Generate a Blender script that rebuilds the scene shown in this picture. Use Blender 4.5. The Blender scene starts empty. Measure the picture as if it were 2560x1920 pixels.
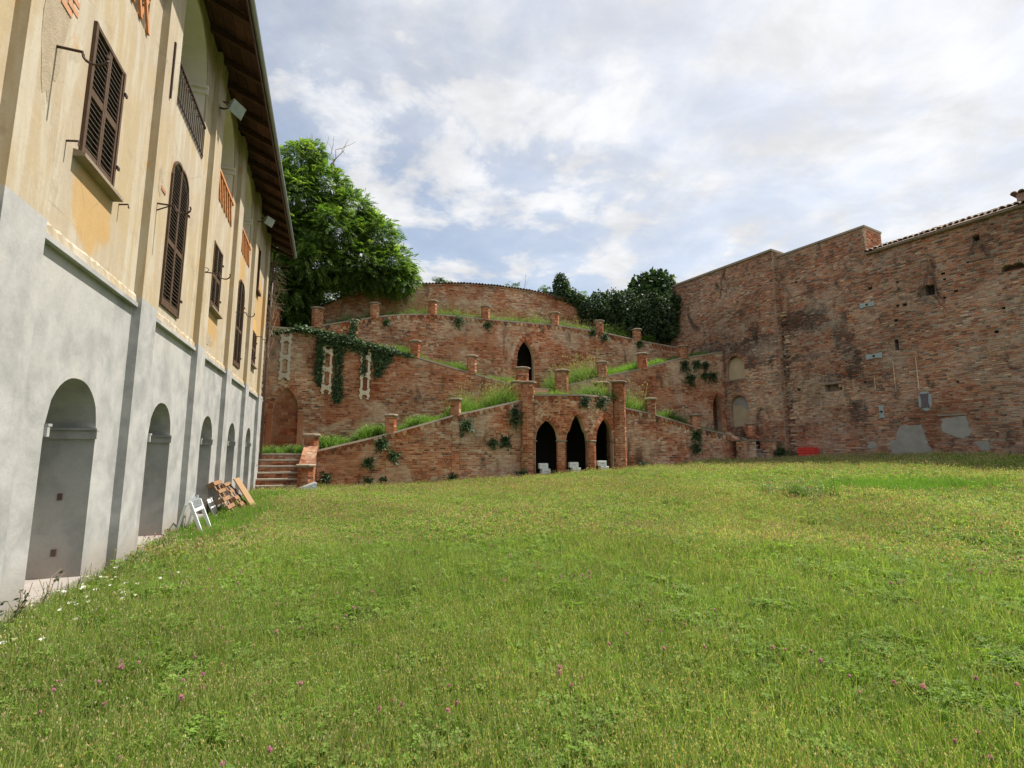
import bpy, math, random
import numpy as np
from mathutils import Vector, Matrix, Euler

R = random.Random(11)
rng = np.random.default_rng(5)
scene = bpy.context.scene
COL = scene.collection
rad = math.radians

# ------------------------------------------------------------------ camera, sky, sun, exposure
cam_data = bpy.data.cameras.new('camera')
cam_data.sensor_width = 36.0
cam_data.lens = 17.577
cam_data.clip_start = 0.05
cam_data.clip_end = 3000
cam = bpy.data.objects.new('camera', cam_data)
cam.location = (0, 0, 1.6)
cam.rotation_euler = (rad(97.6), 0, 0)
COL.objects.link(cam)
scene.camera = cam

SUN_AZ, SUN_EL = rad(70), rad(60)
S = Vector((math.sin(SUN_AZ) * math.cos(SUN_EL), math.cos(SUN_AZ) * math.cos(SUN_EL), math.sin(SUN_EL)))
world = bpy.data.worlds.new('World')
scene.world = world
world.use_nodes = True
nt = world.node_tree
nt.nodes.clear()


def nd(tree, kind, **kw):
    n = tree.nodes.new(kind)
    for k, v in kw.items():
        if k.startswith('i_'):
            n.inputs[k[2:].replace('_', ' ')].default_value = v
        else:
            setattr(n, k, v)
    return n


def mth(tree, op, a, b=None, c=None, clamp=False):
    n = tree.nodes.new('ShaderNodeMath')
    n.operation = op
    n.use_clamp = clamp
    for i, x in enumerate((a, b, c)):
        if x is None:
            continue
        if isinstance(x, (int, float)):
            n.inputs[i].default_value = x
        else:
            tree.links.new(x, n.inputs[i])
    return n.outputs[0]


def vmth(tree, op, a, b=None):
    n = tree.nodes.new('ShaderNodeVectorMath')
    n.operation = op
    for i, x in enumerate((a, b)):
        if x is None:
            continue
        if isinstance(x, (tuple, list, Vector)):
            n.inputs[i].default_value = x
        elif isinstance(x, (int, float)):
            n.inputs['Scale'].default_value = x
        else:
            tree.links.new(x, n.inputs[i])
    return n


def mixc(tree, f, a, b, blend='MIX'):
    n = tree.nodes.new('ShaderNodeMix')
    n.data_type = 'RGBA'
    n.blend_type = blend
    n.clamp_factor = True
    for sock, x in ((n.inputs[0], f), (n.inputs[6], a), (n.inputs[7], b)):
        if isinstance(x, (int, float)):
            sock.default_value = x
        elif isinstance(x, (tuple, list)):
            sock.default_value = (*x[:3], 1)
        else:
            tree.links.new(x, sock)
    return n.outputs[2]


def ramp(tree, f, lo, hi, smooth=True):
    n = tree.nodes.new('ShaderNodeMapRange')
    n.interpolation_type = 'SMOOTHSTEP' if smooth else 'LINEAR'
    n.inputs['From Min'].default_value = lo
    n.inputs['From Max'].default_value = hi
    tree.links.new(f, n.inputs['Value'])
    return n.outputs[0]


def noise(tree, vec, scale, detail=5, rough=.55, dist=0.0):
    n = tree.nodes.new('ShaderNodeTexNoise')
    n.inputs['Scale'].default_value = scale
    n.inputs['Detail'].default_value = detail
    n.inputs['Roughness'].default_value = rough
    n.inputs['Distortion'].default_value = dist
    if vec is not None:
        tree.links.new(vec, n.inputs['Vector'])
    return n.outputs['Fac']


def scaled(tree, vec, s):
    return vmth(tree, 'MULTIPLY', vec, s).outputs[0]


# sky: Nishita blue under a layer of broken white cloud
SKY_STRENGTH = 0.1
sky = nd(nt, 'ShaderNodeTexSky', sky_type='NISHITA', sun_disc=False, sun_elevation=SUN_EL, sun_rotation=SUN_AZ,
         altitude=200, air_density=1.0, dust_density=2.2, ozone_density=1.0)
tc = nd(nt, 'ShaderNodeTexCoord')
dirn = vmth(nt, 'NORMALIZE', tc.outputs['Generated']).outputs[0]
sep = nd(nt, 'ShaderNodeSeparateXYZ')
nt.links.new(dirn, sep.inputs[0])
hz = mth(nt, 'ADD', mth(nt, 'MAXIMUM', sep.outputs[2], 0.0), 0.22)
comb = nd(nt, 'ShaderNodeCombineXYZ')
nt.links.new(mth(nt, 'DIVIDE', sep.outputs[0], hz), comb.inputs[0])
nt.links.new(mth(nt, 'DIVIDE', sep.outputs[1], hz), comb.inputs[1])
cv = comb.outputs[0]
n1 = noise(nt, vmth(nt, 'ADD', cv, (3.1, 7.7, 0)).outputs[0], 4.2, 11, .58, .2)
n2 = noise(nt, vmth(nt, 'ADD', cv, (11.3, 2.4, 0)).outputs[0], .9, 3, .5)
n3 = noise(nt, scaled(nt, vmth(nt, 'ADD', cv, (5.0, 1.0, 0)).outputs[0], (1.0, 1.2, 1)), 4.0, 9, .6, .3)
cover = mth(nt, 'ADD', mth(nt, 'MULTIPLY', n1, .72), mth(nt, 'MULTIPLY', n2, .45))
cmask = ramp(nt, cover, .52, .68)
sund = vmth(nt, 'DOT_PRODUCT', dirn, tuple(S)).outputs['Value']
glow = ramp(nt, sund, .30, .95)
veil = mth(nt, 'ADD', mth(nt, 'MULTIPLY', glow, .75), .28)               # thin high cloud, denser round the sun
mask = mth(nt, 'MAXIMUM', cmask, mth(nt, 'MULTIPLY', veil, mth(nt, 'ADD', mth(nt, 'MULTIPLY', ramp(nt, n1, .35, .65), .55), .65)), clamp=True)
shade = mth(nt, 'ADD', mth(nt, 'MULTIPLY', ramp(nt, n3, .32, .68), 1.35), 4.35)
shade = mth(nt, 'ADD', shade, mth(nt, 'MULTIPLY', glow, .35))
ccol = vmth(nt, 'SCALE', (0.965, 0.975, 1.0))
nt.links.new(shade, ccol.inputs['Scale'])
skyg = mixc(nt, 1.0, sky.outputs[0], (1.10, 1.06, .98), 'MULTIPLY')
skyc = mixc(nt, mask, skyg, ccol.outputs[0])
bg = nd(nt, 'ShaderNodeBackground')
bg.inputs['Strength'].default_value = SKY_STRENGTH
nt.links.new(skyc, bg.inputs['Color'])
wout = nd(nt, 'ShaderNodeOutputWorld')
nt.links.new(bg.outputs[0], wout.inputs[0])

sun_data = bpy.data.lights.new('sun', 'SUN')
sun_data.energy = 4.2
sun_data.angle = rad(0.8)
sun_data.color = (1.0, 0.94, 0.85)
sun = bpy.data.objects.new('sun', sun_data)
sun.rotation_euler = (-S).to_track_quat('-Z', 'Y').to_euler()
sun.location = S * 80
COL.objects.link(sun)

vs = scene.view_settings
vs.view_transform = 'Standard'
vs.look = 'None'
vs.gamma = 1.0
vs.exposure = 0.8
vs.use_curve_mapping = False
scene.cycles.use_denoising = True
scene.cycles.max_bounces = 6
scene.cycles.diffuse_bounces = 4
scene.cycles.transmission_bounces = 4
scene.cycles.transparent_max_bounces = 4
scene.cycles.caustics_reflective = False
scene.cycles.caustics_refractive = False

# ------------------------------------------------------------------ frames of the place
ZV = Vector((0, 0, 1))
dB = Vector((math.sin(rad(-20)), math.cos(rad(-20)), 0))      # along the villa, away from the camera
nB = Vector((math.cos(rad(-20)), -math.sin(rad(-20)), 0))     # from the villa into the court
B0 = -nB * 2.68
sF = Vector((math.sin(rad(74)), math.cos(rad(74)), 0))        # along the stepped facade, to the right
dF = Vector((-sF.y, sF.x, 0))                                 # into the hill
O = B0 + dB * 23.5
dR = Vector((math.sin(rad(-29.5)), math.cos(rad(-29.5)), 0))  # along the castle wall, away from the camera
nR = Vector((-dR.y, dR.x, 0))                                 # from the castle wall into the court
P0 = O + sF * 24.9 + dF * 2.0


def bw(u, off, z):
    return B0 + dB * u + nB * off + ZV * z


def fw(s, t, z):
    return O + sF * s + dF * t + ZV * z


def rw(r, off, z):
    return P0 - dR * r + nR * off + ZV * z


def sstep(a, b, x):
    t = np.clip((np.asarray(x, float) - a) / (b - a), 0, 1)
    return t * t * (3 - 2 * t)


def gz(x, y):
    x = np.asarray(x, float)
    y = np.asarray(y, float)
    base = 1.12 * np.clip((x + 4.5) / 19.0, 0, 1.15) * sstep(3, 20, y)
    bump = .03 * np.sin(x * 1.3 + y * .7) * np.sin(y * .9 - x * .4) + .02 * np.sin(x * 2.9) * np.sin(y * 2.3 + 1)
    return base + bump


def lerpf(pts):
    xs = [p[0] for p in pts]
    zs = [p[1] for p in pts]
    return lambda a: float(np.interp(a, xs, zs))


# ------------------------------------------------------------------ object helpers
class MB:
    """collects polygons (with a colour each) and links them as one mesh object, in world coordinates"""

    def __init__(s):
        s.v, s.f, s.c = [], [], []

    def poly(s, pts, c=(1, 1, 1)):
        k = len(s.v)
        s.v += [tuple(p) for p in pts]
        s.f.append(tuple(range(k, k + len(pts))))
        s.c.append(c)

    def hexa(s, p, c=(1, 1, 1), skip=()):
        k = len(s.v)
        s.v += [tuple(q) for q in p]
        for i, f in enumerate(((0, 1, 2, 3), (7, 6, 5, 4), (0, 4, 5, 1), (1, 5, 6, 2), (2, 6, 7, 3), (3, 7, 4, 0))):
            if i not in skip:
                s.f.append(tuple(k + j for j in f))
                s.c.append(c)

    def box(s, fm, a0, a1, d0, d1, z0, z1, c=(1, 1, 1), skip=()):
        s.hexa([fm(a0, d0, z0), fm(a1, d0, z0), fm(a1, d0, z1), fm(a0, d0, z1),
                fm(a0, d1, z0), fm(a1, d1, z0), fm(a1, d1, z1), fm(a0, d1, z1)], c, skip)

    def tube(s, pts, r, n=6, c=(1, 1, 1), caps=True):
        pts = [Vector(p) for p in pts]
        k = len(s.v)
        m = len(pts)
        for i, p in enumerate(pts):
            t = (pts[min(i + 1, m - 1)] - pts[max(i - 1, 0)])
            t = t.normalized() if t.length > 1e-9 else ZV
            a = t.orthogonal().normalized() if abs(t.z) > .95 else t.cross(ZV).normalized()
            b = t.cross(a)
            rr = r[i] if isinstance(r, (list, tuple)) else r
            for j in range(n):
                w = 2 * math.pi * j / n
                s.v.append(tuple(p + (a * math.cos(w) + b * math.sin(w)) * rr))
        for i in range(m - 1):
            for j in range(n):
                s.f.append((k + i * n + j, k + i * n + (j + 1) % n, k + (i + 1) * n + (j + 1) % n, k + (i + 1) * n + j))
                s.c.append(c)
        if caps:
            s.f.append(tuple(k + j for j in range(n))[::-1])
            s.f.append(tuple(k + (m - 1) * n + j for j in range(n)))
            s.c += [c, c]

    def prism(s, outline, ext, c=(1, 1, 1)):
        a = [Vector(p) for p in outline]
        b = [p + Vector(ext) for p in a]
        s.poly(a, c)
        s.poly(b[::-1], c)
        for i in range(len(a)):
            j = (i + 1) % len(a)
            s.poly([a[i], b[i], b[j], a[j]], c)

    def mesh(s, name, mat, smooth=False):
        me = bpy.data.meshes.new(name)
        me.from_pydata(s.v, [], s.f)
        at = me.attributes.new('bc', 'FLOAT_COLOR', 'FACE')
        at.data.foreach_set('color', np.array([(*c[:3], 1) for c in s.c], dtype=np.float32).ravel())
        if mat:
            me.materials.append(mat)
        if smooth:
            me.polygons.foreach_set('use_smooth', [True] * len(me.polygons))
        return me

    def build(s, name, mat, parent=None, kind=None, smooth=False, label=None, cat=None, group=None):
        o = bpy.data.objects.new(name, s.mesh(name, mat, smooth))
        return link(o, parent, kind, label, cat, group)


def link(o, parent=None, kind=None, label=None, cat=None, group=None):
    COL.objects.link(o)
    if parent is not None:
        o.parent = parent
        if parent.type == 'EMPTY':
            o.matrix_parent_inverse = (Matrix.Translation(parent.location) @ parent.rotation_euler.to_matrix().to_4x4()).inverted()
    for k, v in (('kind', kind), ('label', label), ('category', cat), ('group', group)):
        if v:
            o[k] = v
    return o


def thing(name, label, cat, loc, group=None, rz=0.0):
    o = bpy.data.objects.new(name, None)
    o.empty_display_size = .3
    o.location = loc
    o.rotation_euler = (0, 0, rz)
    return link(o, None, None, label, cat, group)


def np_object(name, verts, faces, cols, mat, parent=None, kind=None, label=None, cat=None, group=None, smooth=False):
    """verts (N,3), faces (M,k) numpy, cols (M,3)"""
    me = np_mesh(name, verts, faces, cols, mat, smooth)
    return link(bpy.data.objects.new(name, me), parent, kind, label, cat, group)


def np_mesh(name, verts, faces, cols, mat, smooth=False):
    me = bpy.data.meshes.new(name)
    m, k = faces.shape
    me.vertices.add(len(verts))
    me.vertices.foreach_set('co', np.ascontiguousarray(verts, dtype=np.float32).ravel())
    me.loops.add(m * k)
    me.loops.foreach_set('vertex_index', np.ascontiguousarray(faces, dtype=np.int32).ravel())
    me.polygons.add(m)
    me.polygons.foreach_set('loop_start', np.arange(0, m * k, k, dtype=np.int32))
    me.update(calc_edges=True)
    at = me.attributes.new('bc', 'FLOAT_COLOR', 'FACE')
    at.data.foreach_set('color', np.concatenate([cols, np.ones((m, 1))], 1).astype(np.float32).ravel())
    me.materials.append(mat)
    if smooth:
        me.polygons.foreach_set('use_smooth', [True] * m)
    return me


# ------------------------------------------------------------------ materials
def new_mat(name):
    m = bpy.data.materials.new(name)
    m.use_nodes = True
    t = m.node_tree
    t.nodes.clear()
    out = t.nodes.new('ShaderNodeOutputMaterial')
    b = t.nodes.new('ShaderNodeBsdfPrincipled')
    b.inputs['Specular IOR Level'].default_value = .25
    t.links.new(b.outputs[0], out.inputs[0])
    pos = t.nodes.new('ShaderNodeNewGeometry').outputs['Position']
    return m, t, b, out, pos


def bump(t, b, h, strength, dist):
    n = t.nodes.new('ShaderNodeBump')
    n.inputs['Strength'].default_value = strength
    n.inputs['Distance'].default_value = dist
    t.links.new(h, n.inputs['Height'])
    t.links.new(n.outputs[0], b.inputs['Normal'])


def attr(t):
    n = t.nodes.new('ShaderNodeAttribute')
    n.attribute_name = 'bc'
    return n.outputs['Color']


def brick_mat(name, lime, lime_lo, lime_hi, lime_amt, dark_amt, mossy=0.0, red=.85, mean=(.48, .29, .18), even=.06):
    m, t, b, out, pos = new_mat(name)
    c = mixc(t, even, attr(t), mean)
    broad = noise(t, vmth(t, 'ADD', pos, (3, 17, 9)).outputs[0], .33, 5, .6, .4)
    c = mixc(t, 1.0, c, mixc(t, ramp(t, broad, .3, .7), (.80, .77, .74), (1.34, 1.32, 1.30)), 'MULTIPLY')
    fine = noise(t, pos, 38, 4, .65)
    c = mixc(t, 1.0, c, mixc(t, fine, (.62, .6, .58), (1.32, 1.32, 1.32)), 'MULTIPLY')
    wash = noise(t, scaled(t, pos, (.55, .55, .9)), .9, 7, .62, .6)
    wash2 = noise(t, pos, 5.5, 5, .6)
    wf = ramp(t, mth(t, 'ADD', mth(t, 'MULTIPLY', wash, .72), mth(t, 'MULTIPLY', wash2, .34)), lime_lo, lime_hi)
    limec = mixc(t, noise(t, pos, 2.2, 4), tuple(x * .82 for x in lime), tuple(min(1, x * 1.15) for x in lime))
    c = mixc(t, mth(t, 'MULTIPLY', wf, lime_amt), c, limec)
    rz = ramp(t, noise(t, vmth(t, 'ADD', pos, (31, 7, 3)).outputs[0], .42, 6, .62, .5), .46, .60)
    c = mixc(t, mth(t, 'MULTIPLY', rz, red), c, mixc(t, 1.0, c, (.86, .58, .46), 'MULTIPLY'))
    soot = ramp(t, noise(t, scaled(t, pos, (1.1, 1.1, .45)), 1.1, 8, .65, .8),   .54, .70)
    c = mixc(t, mth(t, 'MULTIPLY', soot, dark_amt), c, (.055, .042, .036))
    if mossy:
        g = ramp(t, noise(t, pos, 1.7, 6, .6), .6, .75)
        c = mixc(t, mth(t, 'MULTIPLY', g, mossy), c, (.12, .12, .06))
    t.links.new(c, b.inputs['Base Color'])
    b.inputs['Roughness'].default_value = .95
    b.inputs['Specular IOR Level'].default_value = .12
    bump(t, b, mth(t, 'ADD', noise(t, pos, 70, 4, .7), mth(t, 'MULTIPLY', noise(t, pos, 14, 4), 1.2)), .55, .012)
    return m


def flat_mat(name, col, rough=.8, var=.25, scale=6.0, bmp=.2, metallic=0.0, spec=.25, use_attr=False):
    m, t, b, out, pos = new_mat(name)
    f = noise(t, pos, scale, 6, .6)
    base = attr(t) if use_attr else tuple(col)
    c = mixc(t, 1.0, base, mixc(t, f, (1 - var,) * 3, (1 + var,) * 3), 'MULTIPLY')
    t.links.new(c, b.inputs['Base Color'])
    b.inputs['Roughness'].default_value = rough
    b.inputs['Metallic'].default_value = metallic
    b.inputs['Specular IOR Level'].default_value = spec
    if bmp:
        bump(t, b, noise(t, pos, scale * 9, 4, .65), bmp, .01)
    return m


def leaf_mat(name, trans=.45, var=.35, nscale=.6, gloss=.25, tint=(1, 1, 1)):
    m, t, b, out, pos = new_mat(name)
    c = attr(t)
    oi = t.nodes.new('ShaderNodeObjectInfo').outputs['Random']
    f = mth(t, 'ADD', mth(t, 'MULTIPLY', noise(t, pos, nscale, 4), 1.0), mth(t, 'MULTIPLY', mth(t, 'SUBTRACT', oi, .5), .35))
    c = mixc(t, 1.0, c, mixc(t, ramp(t, f, .2, .8, False), tuple(x * (1 - var) for x in tint), tuple(x * (1 + var) for x in tint)), 'MULTIPLY')
    t.links.new(c, b.inputs['Base Color'])
    b.inputs['Roughness'].default_value = .55
    b.inputs['Specular IOR Level'].default_value = gloss
    tr = t.nodes.new('ShaderNodeBsdfTranslucent')
    t.links.new(mixc(t, 1.0, c, (1.25, 1.35, .6), 'MULTIPLY'), tr.inputs[0])
    mx = t.nodes.new('ShaderNodeMixShader')
    mx.inputs[0].default_value = trans
    t.links.new(b.outputs[0], mx.inputs[1])
    t.links.new(tr.outputs[0], mx.inputs[2])
    t.links.new(mx.outputs[0], out.inputs[0])
    return m


M = {}
M['brick'] = brick_mat('old_brick', (.68, .53, .385), .48, .64, .58, .65, red=.85)
M['brick_clean'] = brick_mat('clean_brick', (.55, .42, .30), .62, .8, .35, .2)
M['brick_r'] = brick_mat('castle_brick', (.55, .44, .345), .50, .66, .5, .85, red=.3, mean=(.36, .25, .19), even=.10)
M['brick_flat'] = brick_mat('blocking_brick', (.42, .25, .16), .55, .8, .3, .3)
M['coping'] = flat_mat('coping_stone', (.30, .24, .18), .9, .45, 3, .5)
M['coping_pale'] = flat_mat('coping_pale', (.46, .38, .29), .9, .35, 3, .5)
M['stone'] = flat_mat('pale_lattice_stone', (.68, .60, .47), .85, .16, 8, .25)
M['step'] = flat_mat('step_stone', (.40, .35, .285), .85, .3, 5, .35)
M['wood_dark'] = flat_mat('dark_wood', (.085, .045, .028), .8, .5, 5, .3)
M['wood_shutter'] = flat_mat('shutter_wood', (.10, .06, .036), .7, .5, 9, .3)
M['wood_slat'] = flat_mat('slat_wood', (.105, .085, .07), .6, .4, 9, .2)
M['wood_pallet'] = flat_mat('pallet_wood', (.27, .155, .085), .8, .4, 7, .3)
M['wood_board'] = flat_mat('board_wood', (.34, .22, .12), .75, .2, 5, .15)
M['iron'] = flat_mat('rusty_iron', (.07, .045, .035), .6, .5, 20, .3, .5)
M['black'] = flat_mat('painted_interior_shade', (.05, .042, .036), .95, .3, 3, 0)  # near-black colour standing in for the shade inside rooms and passages
M['white_metal'] = flat_mat('white_painted_metal', (.78, .78, .79), .5, .1, 12, .1)
M['grey_metal'] = flat_mat('grey_metal', (.42, .45, .48), .45, .15, 9, .1, .5)
M['terracotta'] = flat_mat('terracotta', (.55, .24, .10), .85, .35, 8, .3)
M['tile'] = flat_mat('roof_tile_clay', (.30, .22, .17), .9, .5, 5, .4)
M['pipe'] = flat_mat('brown_pipe', (.11, .075, .06), .5, .2, 6, .1)
M['red'] = flat_mat('red_plastic', (.72, .06, .05), .5, .12, 5, .1)
M['foam'] = flat_mat('white_block', (.74, .74, .74), .9, .1, 10, .2)
M['plate'] = flat_mat('grey_green_plate', (.36, .42, .42), .6, .15, 6, .15)
M['plate_dark'] = flat_mat('dark_plate', (.15, .12, .125), .7, .15, 6, .15)
M['cement'] = flat_mat('grey_cement', (.35, .33, .295), .95, .42, 2.2, .6)
M['tan_plaster'] = flat_mat('tan_plaster', (.50, .39, .25), .95, .3, 2.2, .3)
M['bark'] = flat_mat('bark', (.13, .09, .06), .95, .4, 6, .6)
M['twig'] = flat_mat('dry_twig', (.25, .18, .12), .95, .3, 6, .2)
M['glass'] = flat_mat('lamp_glass', (.36, .41, .40), .12, .5, 9, 0, 0, .7)
M['leaf'] = leaf_mat('tree_leaf', .5, .32, .5)
M['ivy'] = leaf_mat('ivy_leaf', .22, .35, 1.2, .35)
M['grass'] = leaf_mat('grass_blade', .5, .2, .38, .2)
M['petal'] = leaf_mat('petal', .35, .1, 2.0, .1)


def plaster(name, kind):
    m, t, b, out, pos = new_mat(name)
    big = noise(t, pos, .7, 6, .6, .5)
    mid = noise(t, pos, 2.2, 7, .6, .25)
    fine = noise(t, pos, 30, 4, .6)
    if kind == 'grey':
        c = mixc(t, ramp(t, mid, .3, .7), (.30, .298, .293), (.45, .445, .435))
        c = mixc(t, ramp(t, big, .5, .7), c, (.46, .445, .42))
        c = mixc(t, mth(t, 'MULTIPLY', ramp(t, noise(t, vmth(t, 'ADD', pos, (9, 2, 4)).outputs[0], 1.1, 7, .65, .6), .52, .68), .3), c, (.28, .275, .265))
        runs = noise(t, scaled(t, pos, (6, 6, .3)), 1.0, 6, .6)
        c = mixc(t, mth(t, 'MULTIPLY', ramp(t, runs, .58, .74), .22), c, (.27, .25, .225))
        sp = t.nodes.new('ShaderNodeSeparateXYZ')
        t.links.new(pos, sp.inputs[0])
        damp = mth(t, 'SUBTRACT', mth(t, 'MULTIPLY', mid, .9), sp.outputs[2])
        c = mixc(t, mth(t, 'MULTIPLY', ramp(t, damp, -.15, .35), .55), c, (.30, .24, .19))
    else:
        c = mixc(t, ramp(t, big, .32, .68), (.44, .345, .215), (.43, .36, .27))
        streak = noise(t, scaled(t, pos, (3, 3, .5)), 1.3, 7, .65, .4)
        c = mixc(t, mth(t, 'MULTIPLY', ramp(t, streak, .45, .66), .75), c, (.52, .475, .39))
        c = mixc(t, mth(t, 'MULTIPLY', ramp(t, noise(t, pos, 1.5, 8, .7, .3), .56, .64), .55), c, (.36, .29, .20))
        runs = noise(t, scaled(t, pos, (7, 7, .35)), 1.0, 6, .6)
        c = mixc(t, mth(t, 'MULTIPLY', ramp(t, runs, .58, .76), .22), c, (.32, .27, .19))
        c = mixc(t, mth(t, 'MULTIPLY', ramp(t, mid, .60, .72), .6), c, (.48, .29, .12))
        for p, r in ((bw(6.75, 0, 4.35), .55), (bw(13.1, 0, 4.4), .5), (bw(20.2, 0, 6.8), 1.3), (bw(16.4, 0, 7.0), .5)):
            dd = vmth(t, 'DISTANCE', pos, tuple(p)).outputs['Value']
            f = mth(t, 'SUBTRACT', mth(t, 'ADD', mth(t, 'MULTIPLY', mid, .9), .55), mth(t, 'DIVIDE', dd, r))
            c = mixc(t, mth(t, 'MULTIPLY', ramp(t, f, -.05, .25), .7), c, (.50, .30, .10))
        crack = t.nodes.new('ShaderNodeTexVoronoi')
        crack.feature = 'DISTANCE_TO_EDGE'
        crack.inputs['Scale'].default_value = 1.1
        t.links.new(vmth(t, 'ADD', pos, scaled(t, vmth(t, 'SCALE', pos, .0).outputs[0], (1, 1, 1))).outputs[0], crack.inputs['Vector'])
        cr = mth(t, 'MULTIPLY', ramp(t, crack.outputs[0], .012, .0), ramp(t, big, .5, .65))
        c = mixc(t, mth(t, 'MULTIPLY', cr, .6), c, (.25, .17, .1))
    c = mixc(t, 1.0, c, mixc(t, fine, (.9, .9, .9), (1.1, 1.1, 1.1)), 'MULTIPLY')
    t.links.new(c, b.inputs['Base Color'])
    b.inputs['Roughness'].default_value = .92
    b.inputs['Specular IOR Level'].default_value = .15
    bump(t, b, mth(t, 'ADD', mth(t, 'MULTIPLY', mid, 2.5), mth(t, 'MULTIPLY', fine, .3)), .22, .02)
    return m


M['grey'] = plaster('grey_plaster', 'grey')
M['ochre'] = plaster('ochre_plaster', 'ochre')
M['white'] = flat_mat('white_plaster', (.80, .76, .69), .9, .16, 2.5, .2)
M['raw'] = flat_mat('bare_render', (.40, .325, .23), .98, .4, 7, .9)


def ground_mat():
    m, t, b, out, pos = new_mat('lawn_soil')
    c = mixc(t, ramp(t, noise(t, pos, 1.1, 6, .6), .35, .65), (.055, .085, .02), (.10, .11, .035))
    c = mixc(t, ramp(t, noise(t, pos, 14, 5, .7), .45, .75), c, (.15, .13, .06))
    t.links.new(c, b.inputs['Base Color'])
    b.inputs['Roughness'].default_value = 1
    bump(t, b, noise(t, pos, 25, 5, .7), .8, .03)
    return m


M['soil'] = ground_mat()

# brick palettes (linear base colours)
PAL = [(.355, .13, .07), (.42, .17, .09), (.48, .22, .125), (.51, .28, .17), (.29, .10, .058), (.165, .08, .055),
       (.56, .365, .24), (.62, .465, .33), (.42, .235, .15), (.235, .145, .11), (.10, .075, .064), (.37, .28, .215)]
P_FACADE = [5, 7, 7, 6, 4, 2, 5, 5, 3, 1, 1, 0]
P_CLEAN = [6, 7, 7, 4, 4, 1, 2, 1, 2, 0, 0, 0]
P_RIGHT = [5, 5, 4, 2, 4, 4, 1, 1, 5, 5, 2, 4]
BRICK_UNITS = {}


def brick_unit(k, mat):
    key = (k, mat.name)
    if key not in BRICK_UNITS:
        mb = MB()
        j = lambda: R.uniform(-.03, .03)
        c = PAL[k]
        mb.hexa([(-.5 + j(), 0, -.5 + j()), (.5 + j(), 0, -.5 + j()), (.5 + j(), 0, .5 + j()), (-.5 + j(), 0, .5 + j()),
                 (-.475 + j(), 1, -.42 + j()), (.475 + j(), 1, -.42 + j()), (.475 + j(), 1, .42 + j()), (-.475 + j(), 1, .42 + j())], c, skip=(0,))
        BRICK_UNITS[key] = mb.mesh('brick', mat)
    return BRICK_UNITS[key]


class Op:
    """an opening in a wall; a pointed, round or flat head of rise h above spring"""

    def __init__(s, a0, a1, zb, spring, h=0.0, sides=True, lobed=False):
        s.a0, s.a1, s.zb, s.sp, s.h, s.sides, s.lobed = a0, a1, zb, spring, h, sides, lobed

    def top(s, a):
        if s.h <= 0:
            return s.sp
        w = (s.a1 - s.a0) / 2
        x = min(abs(a - (s.a0 + w)), w)
        if s.lobed:
            q = x / w
            return s.sp + (s.h * .36 * math.sqrt(max(0, 1 - ((q - .62) / .38) ** 2)) if q > .72 else
                           s.h * (.30 + .70 * (1 - (q / .74) ** 1.75)))
        rr = (w * w + s.h * s.h) / (2 * w)
        v = rr * rr - (x + rr - w) ** 2
        return s.sp + math.sqrt(max(v, 0))

    def inside(s, a, z, m=0.0):
        return s.a0 - m < a < s.a1 + m and s.zb - m < z < s.top(a) + m


def slab(fm, a0, a1, zb, zt, th, ops, step=.5, cellz=None, cf=None, breaks=()):
    """the wall's body with its openings cut through"""
    mb = MB()
    br = set(np.round(np.arange(a0, a1, step), 4)) | {a0, a1} | set(breaks)
    for o in ops:
        n = 2 if o.h <= 0 else 17
        br |= {round(float(x), 4) for x in np.linspace(o.a0, o.a1, n)}
    br = sorted(x for x in br if a0 <= x <= a1)
    for p, q in zip(br, br[1:]):
        if q - p < 1e-4:
            continue
        m = (p + q) / 2
        act = sorted([o for o in ops if o.a0 < m < o.a1], key=lambda o: o.zb)
        iv = []
        lo = (zb(p), zb(q))
        for o in act:
            ob = max(o.zb, lo[0])
            iv.append((lo, (ob, ob)))
            lo = (o.top(p + 1e-5), o.top(q - 1e-5))
        iv.append((lo, (zt(p), zt(q))))
        for (l0, l1), (h0, h1) in iv:
            if h0 - l0 < 1e-3 and h1 - l1 < 1e-3:
                continue
            n = 1 if not cellz else max(1, int(max(h0 - l0, h1 - l1) / cellz))
            for k in range(n):
                f0, f1 = k / n, (k + 1) / n
                A, B_, C_, D_ = l0 + (h0 - l0) * f0, l1 + (h1 - l1) * f0, l1 + (h1 - l1) * f1, l0 + (h0 - l0) * f1
                c = cf(m, (A + C_) / 2) if cf else (1, 1, 1)
                mb.poly([fm(p, 0, A), fm(q, 0, B_), fm(q, 0, C_), fm(p, 0, D_)], c)
                if k == 0:
                    mb.poly([fm(p, -th, A), fm(q, -th, B_), fm(q, 0, B_), fm(p, 0, A)], c)
                if k == n - 1:
                    mb.poly([fm(p, 0, D_), fm(q, 0, C_), fm(q, -th, C_), fm(p, -th, D_)], c)
            mb.poly([fm(q, -th, l1), fm(p, -th, l0), fm(p, -th, h0), fm(q, -th, h1)], cf(m, l0) if cf else (1, 1, 1))
    for o in ops:
        if o.sides:
            for e in (o.a0, o.a1):
                zt_ = o.top(e + (1e-4 if e == o.a0 else -1e-4))
                if a0 < e < a1 and zt_ > o.zb:
                    c = cf(e, o.zb) if cf else (1, 1, 1)
                    mb.poly([fm(e, -th, o.zb), fm(e, 0, o.zb), fm(e, 0, zt_), fm(e, -th, zt_)], c)
    for e in (a0, a1):
        mb.poly([fm(e, -th, zb(e)), fm(e, 0, zb(e)), fm(e, 0, zt(e)), fm(e, -th, zt(e))], cf(e, zb(e)) if cf else (1, 1, 1))
    return mb


MORTAR = (.60, .46, .335)
MORTAR_R = (.36, .285, .225)


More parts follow.
